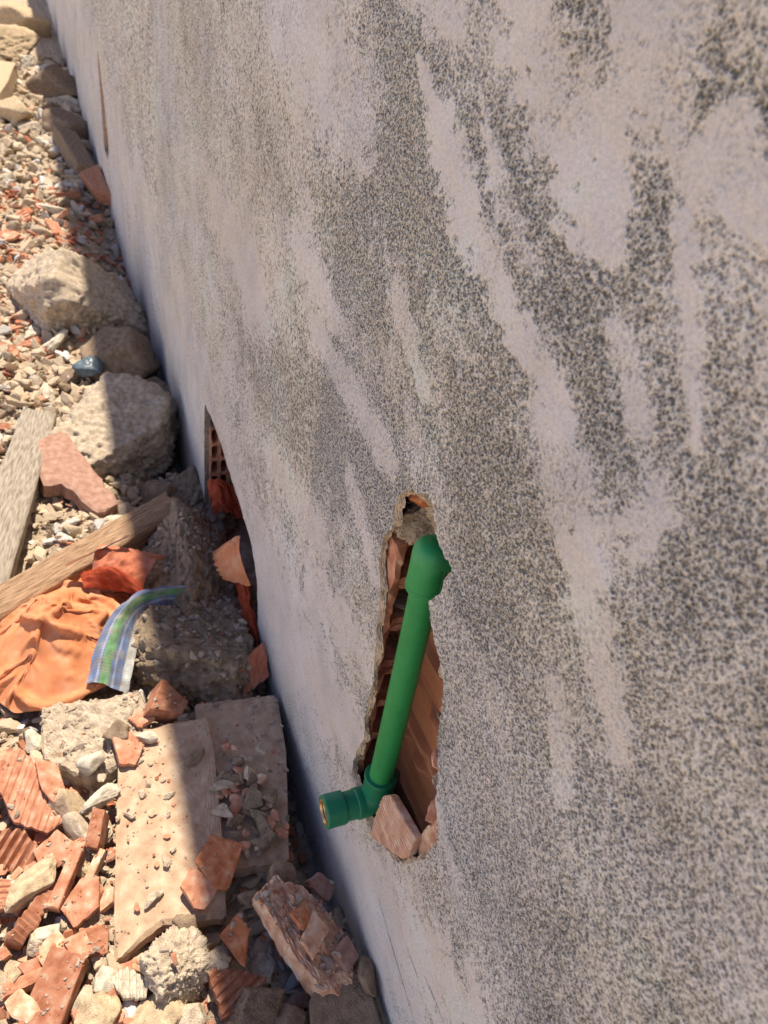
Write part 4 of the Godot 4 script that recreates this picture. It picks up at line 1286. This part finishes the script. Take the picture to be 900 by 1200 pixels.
	# --- small bits of litter
	stone("plastic_scrap", "crumpled dark plastic scrap between the two big concrete lumps", "litter", Vector3(-0.165, -0.035, -1.66), Vector3(0.035, 0.022, 0.04), 71, M.plastic_dark, rot(0, 30, 0), 16, 0.5, 3, 4.0)


# =====================================================================
#  sack, strap, scraps of cloth
# =====================================================================
func sheet(nu: int, nv: int, f: Callable) -> ArrayMesh:
	var g := Geo.new()
	for j in nv + 1:
		for i in nu + 1:
			var u := float(i) / nu
			var v := float(j) / nv
			g.add_uv(f.call(u, v), Vector2(u, v))
	for j in nv:
		for i in nu:
			var a := j * (nu + 1) + i
			g.quad(a, a + nu + 1, a + nu + 2, a + 1)
	return g.mesh()


func crumpled_cloth(rim: Array, c: Vector2) -> ArrayMesh:
	# a sheet larger than the place it lies in, let down over a mound until it buckles
	var n := 46
	var pos := PackedVector3Array()
	var old := PackedVector3Array()
	var lo := Vector2(INF, INF)
	var hi := -lo
	for p in rim:
		lo = lo.min(p)
		hi = hi.max(p)
	for j in n:
		for i in n:
			# square sheet mapped to the outline
			var a := Vector2(i / (n - 1.0) * 2.0 - 1.0, j / (n - 1.0) * 2.0 - 1.0)
			var r := maxf(absf(a.x), absf(a.y))
			var ang := fposmod(atan2(a.y, a.x), TAU)
			var e := rim_point(rim, c, ang)
			var q := c + (e - c) * r
			pos.append(Vector3(q.x, sack_mound(q, c) + 0.010 + 0.012 * ns(q.x * 12.0, q.y * 12.0, 3.0), q.y))
	old = pos.duplicate()
	var pinned := pos.duplicate()
	for k in pinned.size():
		pinned[k].y -= 0.014
	var links := PackedInt32Array()
	var rest := PackedFloat32Array()
	var soft := PackedFloat32Array()
	for j in n:
		for i in n:
			var k := j * n + i
			for d in [[1, 0, 1.0], [0, 1, 1.0], [1, 1, 0.6], [-1, 1, 0.6], [2, 0, 0.7], [0, 2, 0.7]]:
				var i2: int = i + d[0]
				var j2: int = j + d[1]
				if i2 < 0 or i2 >= n or j2 >= n:
					continue
				var k2 := j2 * n + i2
				links.append(k)
				links.append(k2)
				rest.append(pos[k].distance_to(pos[k2]) * (1.24 if d[2] > 0.3 else 1.20))
				soft.append(d[2] * 0.5)
	for step in 70:
		for k in pos.size():
			var p := pos[k]
			var vel := (p - old[k]) * 0.93
			old[k] = p
			pos[k] = p + vel + Vector3(0, -0.00035, 0)
		for it in 2:
			for l in rest.size():
				var a := links[l * 2]
				var b := links[l * 2 + 1]
				var d := pos[b] - pos[a]
				var len := d.length()
				if len > 1e-6:
					var f := d * ((len - rest[l]) / len * soft[l])
					pos[a] += f
					pos[b] -= f
		for k in n:
			for e in [k, (n - 1) * n + k, k * n, k * n + n - 1]:
				pos[e] = pinned[e]
				old[e] = pinned[e]
		for k in pos.size():
			var p := pos[k]
			var floor_y := sack_mound(Vector2(p.x, p.z), c)
			if p.y < floor_y:
				p.y = floor_y
				pos[k] = p
				old[k] = old[k].lerp(p, 0.5)
	# smooth refinement
	var g := Geo.new()
	var m := (n - 1) * 3
	for j in m + 1:
		for i in m + 1:
			var u := minf(i / 3.0, n - 1.001)
			var v := minf(j / 3.0, n - 1.001)
			var rows: Array[Vector3] = []
			var iu := int(u)
			var iv := int(v)
			for dv in range(-1, 3):
				var y := clampi(iv + dv, 0, n - 1) * n
				rows.append(pos[y + iu].cubic_interpolate(pos[y + mini(iu + 1, n - 1)], pos[y + maxi(iu - 1, 0)], pos[y + mini(iu + 2, n - 1)], u - iu))
			var p := rows[1].cubic_interpolate(rows[2], rows[0], rows[3], v - iv)
			g.add(p + Vector3(0, 0.0006 * ns(p.x * 120.0, p.z * 120.0, 9.0), 0))
	for j in m:
		for i in m:
			var a := j * (m + 1) + i
			g.quad(a, a + m + 1, a + m + 2, a + 1)
	return g.mesh()


func rim_point(rim: Array, c: Vector2, ang: float) -> Vector2:
	var d := Vector2(cos(ang), sin(ang))
	for k in rim.size():
		var hit = Geometry2D.segment_intersects_segment(c, c + d * 2.0, rim[k], rim[(k + 1) % rim.size()])
		if hit != null:
			return hit
	return c + d * 0.1


func sack_mound(p: Vector2, c: Vector2) -> float:
	var d := (p - c) / Vector2(0.085, 0.105)
	return -0.030 + 0.094 * exp(-d.length_squared() * 1.1) + 0.016 * ns(p.x * 11.0, p.y * 11.0, 44.0)


func build_sack() -> void:
	var rim := [Vector2(-0.355, -0.735), Vector2(-0.355, -0.80), Vector2(-0.330, -0.86), Vector2(-0.285, -0.91), Vector2(-0.225, -0.93), Vector2(-0.175, -0.905), Vector2(-0.150, -0.855), Vector2(-0.168, -0.800), Vector2(-0.195, -0.750), Vector2(-0.213, -0.700), Vector2(-0.250, -0.690), Vector2(-0.290, -0.685), Vector2(-0.325, -0.700)]
	var c := Vector2(-0.258, -0.795)
	var o := holder("orange_sack", "crumpled orange cloth sack half buried below the timber at left", "sack")
	piece(o, "sack_cloth", crumpled_cloth(rim, c), M.orange)
	# mouth of the sack: dark red hollow, the pale flap folded back, the white hem
	var flap := func(u: float, v: float) -> Vector3:
		var p := Vector3(-0.215, 0.030, -0.895).lerp(Vector3(-0.150, 0.012, -0.865), u)
		var q := Vector3(-0.196, 0.034, -0.950).lerp(Vector3(-0.105, 0.012, -0.930), u)
		var r := p.lerp(q, v)
		return r + Vector3(0, 0.016 * sin(v * PI) + 0.008 * ns(u * 4.0, v * 3.0, 9.0), 0)
	piece(o, "folded_flap", sheet(40, 30, flap), M.pink_cloth)
	var hollow := func(u: float, v: float) -> Vector3:
		var p := Vector3(-0.232, 0.028, -0.905).lerp(Vector3(-0.150, 0.022, -0.872), u)
		return p + Vector3(0.004 * v, 0.030 * sin(v * PI) * sin(u * PI), 0.035 * v) + Vector3(0, 0.004 * ns(u * 6.0, v * 6.0, 4.0), 0)
	piece(o, "sack_mouth", sheet(40, 20, hollow), M.red_cloth)
	var white := StandardMaterial3D.new()
	white.resource_name = "white_hem"
	white.albedo_color = Color(0.86, 0.88, 0.88)
	white.roughness = 0.85
	var hem := func(u: float, v: float) -> Vector3:
		var p := Vector3(-0.250, 0.036, -0.908).lerp(Vector3(-0.160, 0.046, -0.945), u)
		return p + Vector3(0.006 * v, 0.016 * v + 0.003 * ns(u * 5.0, v, 3.0), 0.012 * v)
	piece(o, "hem", sheet(30, 4, hem), white)
	for k in 5:
		taken.append(Vector3(-0.30 + 0.03 * k, -0.75 - 0.03 * k, 0.075))
	taken.append(Vector3(-0.2, -0.80, 0.05))
	taken.append(Vector3(-0.29, -0.84, 0.06))

	# woven strap, blue with a green band
	var gr := Image.create_empty(64, 256, false, Image.FORMAT_RGB8)
	for x in 64:
		var t := x / 63.0
		var cc := Color(0.36, 0.44, 0.62)
		if t > 0.30 and t < 0.52:
			cc = Color(0.36, 0.57, 0.38)
		elif t > 0.78:
			cc = Color(0.68, 0.71, 0.72)
		elif t > 0.20 and t < 0.26 or t > 0.58 and t < 0.62:
			cc = Color(0.56, 0.62, 0.72)
		for y in 256:
			var d := 0.92 + 0.08 * sin(y * 1.6 + (x % 4) * 0.8) + 0.22 * ns(x * 0.08, y * 0.04, 3.0)
			var dusted := cc.lerp(Color(0.58, 0.52, 0.45), clampf(0.28 + 0.6 * ns(x * 0.06, y * 0.05, 8.0), 0.1, 0.75))
			gr.set_pixel(x, y, Color(dusted.r * d, dusted.g * d, dusted.b * d))
	var sm := StandardMaterial3D.new()
	sm.resource_name = "woven_strap"
	sm.albedo_texture = ImageTexture.create_from_image(gr)
	sm.roughness = 0.8
	var cv := Curve3D.new()
	for p in [Vector3(-0.214, 0.012, -0.692), Vector3(-0.199, 0.028, -0.735), Vector3(-0.178, 0.034, -0.785), Vector3(-0.152, 0.030, -0.815), Vector3(-0.115, 0.022, -0.828), Vector3(-0.078, 0.012, -0.835)]:
		cv.add_point(p, Vector3(-0.008, 0, 0.014), Vector3(0.008, 0, -0.014))
	var band := func(u: float, v: float) -> Vector3:
		var d := v * cv.get_baked_length()
		var p := cv.sample_baked(d, true)
		var q := cv.sample_baked(minf(d + 0.003, cv.get_baked_length()), true)
		var pq := cv.sample_baked(maxf(d - 0.003, 0.0), true)
		var along := (q - pq).normalized()
		var side := along.cross(Vector3.UP).normalized()
		var tw := lerpf(0.1, 1.15, smooth(0.2, 0.7, v)) + 0.35 * ns(v * 3.0, 1.0, 6.0)
		side = side.rotated(along, tw)
		var w := lerpf(0.052, 0.032, smooth(0.1, 0.8, v))
		return p + side * (u - 0.5) * w + Vector3.UP * (0.007 * sin(u * PI * 1.6) + 0.004 * ns(v * 7.0, u * 2.0, 2.0))
	thing("woven_strap", "blue and green woven strap lying over the orange sack's right side", "strap", sheet(12, 90, band), sm, Transform3D())

	# orange cloth showing at the wall foot
	var tuft := func(u: float, v: float) -> Vector3:
		var a := Vector3(-0.036, 0.034, -0.905).lerp(Vector3(-0.003, 0.080, -0.880), u)
		var b := Vector3(-0.034, 0.020, -0.850).lerp(Vector3(-0.003, 0.040, -0.805), u)
		var p := a.lerp(b, v)
		var fray := (1.0 - smooth(0.0, 0.12, u)) * 0.006 * ns(v * 26.0, 2.0, 4.0)
		return p + Vector3(-0.008 * sin(v * PI) + fray, 0.010 * sin(v * PI) + 0.007 * ns(u * 1.6, v * 1.5, 5.0), 0.002 * ns(u * 3.0, v * 3.0, 8.0))
	var scrap := holder("cloth_scrap", "frayed bright orange cloth caught between mortar heap and wall", "cloth")
	piece(scrap, "cloth", sheet(50, 40, tuft), M.orange)
	var tail := func(u: float, v: float) -> Vector3:
		var a := Vector3(-0.020, 0.024, -0.850).lerp(Vector3(-0.003, 0.036, -0.825), u)
		var b := Vector3(-0.014, -0.035, -0.745).lerp(Vector3(-0.003, -0.025, -0.725), u)
		return a.lerp(b, v) + Vector3(0.005 * ns(u * 3.0, v * 4.0, 3.0), 0.008 * ns(u * 3.0, v * 5.0, 7.0) + 0.010 * sin(u * PI), 0.0)
	piece(scrap, "hanging_tail", sheet(16, 40, tail), M.red_cloth)
	var dark := func(u: float, v: float) -> Vector3:
		var p := Vector3(-0.012, 0.020, -1.10).lerp(Vector3(0.045, 0.035, -1.075), u)
		p += Vector3(0.004, -0.035, 0.05) * v
		return p + Vector3(0.006 * ns(u * 3.0, v * 3.0, 2.0), 0.012 * sin(u * 6.0) + 0.010 * ns(u * 3.0, v * 2.0, 7.0), 0.0)
	thing("cloth_scrap", "dark red cloth scrap tucked into the missing brick's opening", "cloth", sheet(30, 30, dark), M.red_cloth, Transform3D())
	var low := func(u: float, v: float) -> Vector3:
		var p := Vector3(-0.045, -0.022, -0.662).lerp(Vector3(-0.004, -0.012, -0.680), u)
		p += Vector3(0.0, 0.030, -0.035) * v
		return p + Vector3(0.004 * ns(u * 4.0, v * 3.0, 12.0), 0.005 * ns(u * 4.0, v * 3.0, 17.0), 0.0)
	thing("cloth_scrap", "dull orange cloth showing under the mortar heap above the shaded slab", "cloth", sheet(24, 20, low), M.pink_cloth, Transform3D())


# =====================================================================
#  loose chips and gravel
# =====================================================================
func free_at(x: float, z: float, r: float) -> bool:
	for t in taken:
		var dx: float = x - t.x
		var dz: float = z - t.y
		var rr: float = t.z + r * 0.4
		if dx * dx + dz * dz < rr * rr:
			return false
	return true


func clay_share(x: float, z: float) -> float:
	var d := -z
	if d < 0.62:
		return 0.80 if x < -0.13 else 0.6
	if d < 1.2:
		return 0.32
	if d < 1.75:
		return 0.30
	if d < 3.1:
		return 0.78
	return 0.2


func where_is(x: float, z: float) -> String:
	if x > -0.155:
		return "in shade below the pipe" if z > -0.7 else "in shade beside the far wall foot"
	if z > -0.45:
		return "in the sunlit heap at bottom left"
	if z > -0.7:
		return "in sun below the orange sack"
	if z > -1.35:
		return "in sun between sack and board"
	if z > -2.3:
		return "in sun beside the concrete lumps"
	if z > -3.3:
		return "in sun just beyond the concrete lumps"
	return "in the far sunlit strip at top left"


func build_chips() -> void:
	var shards: Array[ArrayMesh] = []
	for k in 22:
		var poly := PackedVector2Array()
		var n := rng.randi_range(4, 7)
		var el := rng.randf_range(0.42, 0.9)
		for i in n:
			var t := TAU * (i + rng.randf_range(-0.3, 0.3)) / n
			poly.append(Vector2(cos(t) * el, sin(t)) * rng.randf_range(0.75, 1.05))
		var o := {"nu": 5, "nv": 4, "jag": 0.05, "bevel": 0.03, "rough": 0.02, "seed": 100.0 + k}
		if k % 6 == 0:
			o.merge({"nu": 18, "pitch": 0.3, "ridge": 0.09}, true)
		shards.append(plate(poly, rng.randf_range(0.20, 0.42), o))
	var lumps: Array[ArrayMesh] = []
	for k in 16:
		lumps.append(rock(Vector3(1.2, rng.randf_range(0.45, 0.9), rng.randf_range(0.6, 1.1)), 300 + k, 7, 0.35, 2, 2.2, true, 1.7))
	var clays := [M.clay, M.clay, M.clay_pale, M.clay_dark, M.clay]
	var stones := [M.mortar, M.mortar, M.cream, M.grey, M.white]
	var count := {"shard": 0, "lump": 0}
	# countable chips, nearest first
	for k in 5200:
		var d := 0.16 + 2.9 * pow(rng.randf(), 2.2)
		var heap: bool = k < 520 and count.shard < 130
		if heap:
			d = rng.randf_range(0.2, 0.66)
		elif k % 5 == 0:
			d = rng.randf_range(1.6, 5.5)
		var z := -d
		var x := rng.randf_range(-0.38, -0.004)
		if heap:
			x = rng.randf_range(-0.36, -0.215)
		if d > 1.0:
			x = rng.randf_range(-0.36 - 0.03 * d, -0.01)
		var clay := rng.randf() < clay_share(x, z)
		var kind := "shard" if clay else "lump"
		if count[kind] >= (295 if clay else 270):
			continue
		var size := rng.randf_range(0.006, 0.016) * (1.0 + 0.42 * maxf(0.0, d - 0.6))
		if rng.randf() < 0.14:
			size *= 1.7
		if d > 1.6 and rng.randf() < 0.25:
			size *= 1.8
		if not clay:
			size *= 0.72
		if not free_at(x, z, size * (0.2 if heap else 1.0)):
			continue
		if x > -0.004 - size * 0.7:
			continue
		count[kind] += 1
		var y := ground_y(x, z) + size * (0.30 if clay else 0.22) + rng.randf() * (0.016 if heap else 0.006)
		var bas := Basis.from_euler(Vector3(rng.randfn() * 0.32, rng.randf() * TAU, rng.randfn() * 0.32))
		if clay:
			bas = bas.scaled_local(Vector3(size, size * rng.randf_range(0.7, 1.2), size))
			var pick := rng.randi() % 5
			var ridged := rng.randi() % shards.size()
			var label: String = "small %s terracotta chip lying %s" % [["orange-red", "orange-red", "pale", "dark red", "orange-red"][pick], where_is(x, z)]
			thing("brick_chip", label, "brick chip", shards[ridged], clays[pick], Transform3D(bas, Vector3(x, y, z)), label.replace("chip lying", "chips"))
		else:
			bas = bas.scaled_local(Vector3.ONE * size)
			var pick := rng.randi() % 5
			var label: String = "small %s mortar stone lying %s" % [["sandy", "sandy", "cream", "grey", "white"][pick], where_is(x, z)]
			thing("mortar_pebble", label, "pebble", lumps[rng.randi() % lumps.size()], stones[pick], Transform3D(bas, Vector3(x, y, z)), label.replace("stone lying", "stones"))
	# crumbs lying on the two slabs
	for k in 130:
		var on_long := k < 45
		var t := rng.randf()
		var x := lerpf(-0.17, -0.20, t) + rng.randfn() * 0.022 if on_long else lerpf(-0.085, -0.075, t) + rng.randfn() * 0.018
		var z := lerpf(-0.60, -0.40, t) if on_long else lerpf(-0.61, -0.43, sqrt(t))
		var size := 0.0016 + 0.0045 * pow(rng.randf(), 2.5)
		if not on_long:
			size = 0.003 + 0.009 * pow(rng.randf(), 1.6)
		var clay := rng.randf() < 0.55
		var bas := Basis.from_euler(Vector3(rng.randfn() * 0.2, rng.randf() * TAU, rng.randfn() * 0.2)).scaled_local(Vector3.ONE * size)
		var y := 0.0055 + size * 0.25 + (z + 0.5) * -0.02
		if clay:
			thing("brick_crumb", "terracotta crumb lying on the long sunlit clay slab" if on_long else "terracotta crumb lying on the shaded clay slab", "brick chip", shards[rng.randi() % shards.size()], clays[rng.randi() % 5], Transform3D(bas, Vector3(x, y, z)), "brick crumbs on the long slab" if on_long else "brick crumbs on the shaded slab")
		else:
			thing("mortar_crumb", "mortar crumb lying on the long sunlit clay slab" if on_long else "mortar crumb lying on the shaded clay slab", "pebble", lumps[rng.randi() % lumps.size()], (M.mortar if on_long else [M.earth, M.earth, M.grey, M.mortar][rng.randi() % 4]), Transform3D(bas, Vector3(x, y, z)), "mortar crumbs on the long slab" if on_long else "mortar crumbs on the shaded slab")
	for n in strewn:
		strew(n[0], n[1], n[2], n[3])
	scatter("brick_rubble", shards, true, 12000)
	scatter("gravel", lumps, false, 36000)


var strewn: Array = []      # [piece, how many, largest half size, chance of clay]
var extra: Array = []

func strew(o: MeshInstance3D, count: int, most: float, clay: float) -> void:
	# loose crumbs resting on the upper side of a big piece
	var a := o.mesh.surface_get_arrays(0)
	var v: PackedVector3Array = a[Mesh.ARRAY_VERTEX]
	var nr: PackedVector3Array = a[Mesh.ARRAY_NORMAL]
	var xf := o.transform
	for k in count * 3:
		var i := rng.randi() % v.size()
		if (xf.basis * nr[i]).y < 0.45:
			continue
		var w := xf * v[i]
		if ns(w.x * 30.0, w.z * 30.0, 77.0) < rng.randf_range(-0.25, 0.35):
			continue
		var size := 0.0009 + most * pow(rng.randf(), 3.5)
		var p := xf * v[i] + Vector3(rng.randf_range(-0.002, 0.002), size * 0.2, rng.randf_range(-0.002, 0.002))
		if p.x > -0.003:
			continue
		extra.append([p, size, rng.randf() < clay])


func scatter(called: String, kinds: Array[ArrayMesh], clay: bool, total: int) -> void:
	# small bits past counting
	var spots: Array = []
	for k in kinds.size():
		spots.append([])
	for k in total:
		var d := 0.10 + 5.5 * pow(rng.randf(), 2.6)
		var z := -d
		var x := rng.randf_range(-0.45 - 0.05 * d, 0.0)
		if k % 3 == 0:
			x = -0.35 - 1.5 * pow(rng.randf(), 2.0)
		var share := clay_share(x, z)
		if rng.randf() > (share if clay else 1.15 - share):
			continue
		var size := (0.0016 + 0.0085 * pow(rng.randf(), 1.6) if clay else 0.0011 + 0.0085 * pow(rng.randf(), 3.5)) * (1.0 + 0.45 * maxf(0.0, d - 0.5))
		var y := ground_y(x, z) + size * (0.3 + 0.9 * rng.randf())
		var bas := Basis.from_euler(Vector3(rng.randfn() * 0.5, rng.randf() * TAU, rng.randfn() * 0.5)).scaled_local(Vector3.ONE * size)
		var tone := rng.randf_range(0.75, 1.1)
		var cc := Color(0.47, 0.19, 0.105) if clay else Color(0.50, 0.40, 0.285)
		if clay and rng.randf() < 0.3:
			cc = Color(0.5, 0.27, 0.18)
		if not clay and rng.randf() < 0.15:
			cc = Color(0.55, 0.52, 0.48)
		spots[rng.randi() % kinds.size()].append([Transform3D(bas, Vector3(x, y, z)), Color(cc.r * tone, cc.g * tone, cc.b * tone)])
	for e in extra:
		if e[2] == clay:
			var tone := rng.randf_range(0.7, 1.05)
			var cc := Color(0.47, 0.2, 0.115) if clay else Color(0.40, 0.325, 0.255)
			var bas := Basis.from_euler(Vector3(rng.randfn() * 0.5, rng.randf() * TAU, rng.randfn() * 0.5)).scaled_local(Vector3.ONE * e[1])
			spots[rng.randi() % kinds.size()].append([Transform3D(bas, e[0]), Color(cc.r * tone, cc.g * tone, cc.b * tone)])
	var mat := StandardMaterial3D.new()
	mat.resource_name = called
	mat.vertex_color_use_as_albedo = true
	mat.roughness = 0.95
	mat.metallic_specular = 0.25
	for k in kinds.size():
		if spots[k].is_empty():
			continue
		var mm := MultiMesh.new()
		mm.transform_format = MultiMesh.TRANSFORM_3D
		mm.use_colors = true
		mm.mesh = kinds[k]
		mm.instance_count = spots[k].size()
		for i in spots[k].size():
			mm.set_instance_transform(i, spots[k][i][0])
			mm.set_instance_color(i, spots[k][i][1])
		var o := MultiMeshInstance3D.new()
		o.name = numbered(called)
		o.multimesh = mm
		o.material_override = mat
		o.set_meta("kind", "stuff")
		o.set_meta("label", "fine terracotta rubble strewn over the ground beside the wall" if clay else "fine mortar gravel strewn over the ground beside the wall")
		o.set_meta("category", "rubble" if clay else "gravel")
		add_child(o, true)
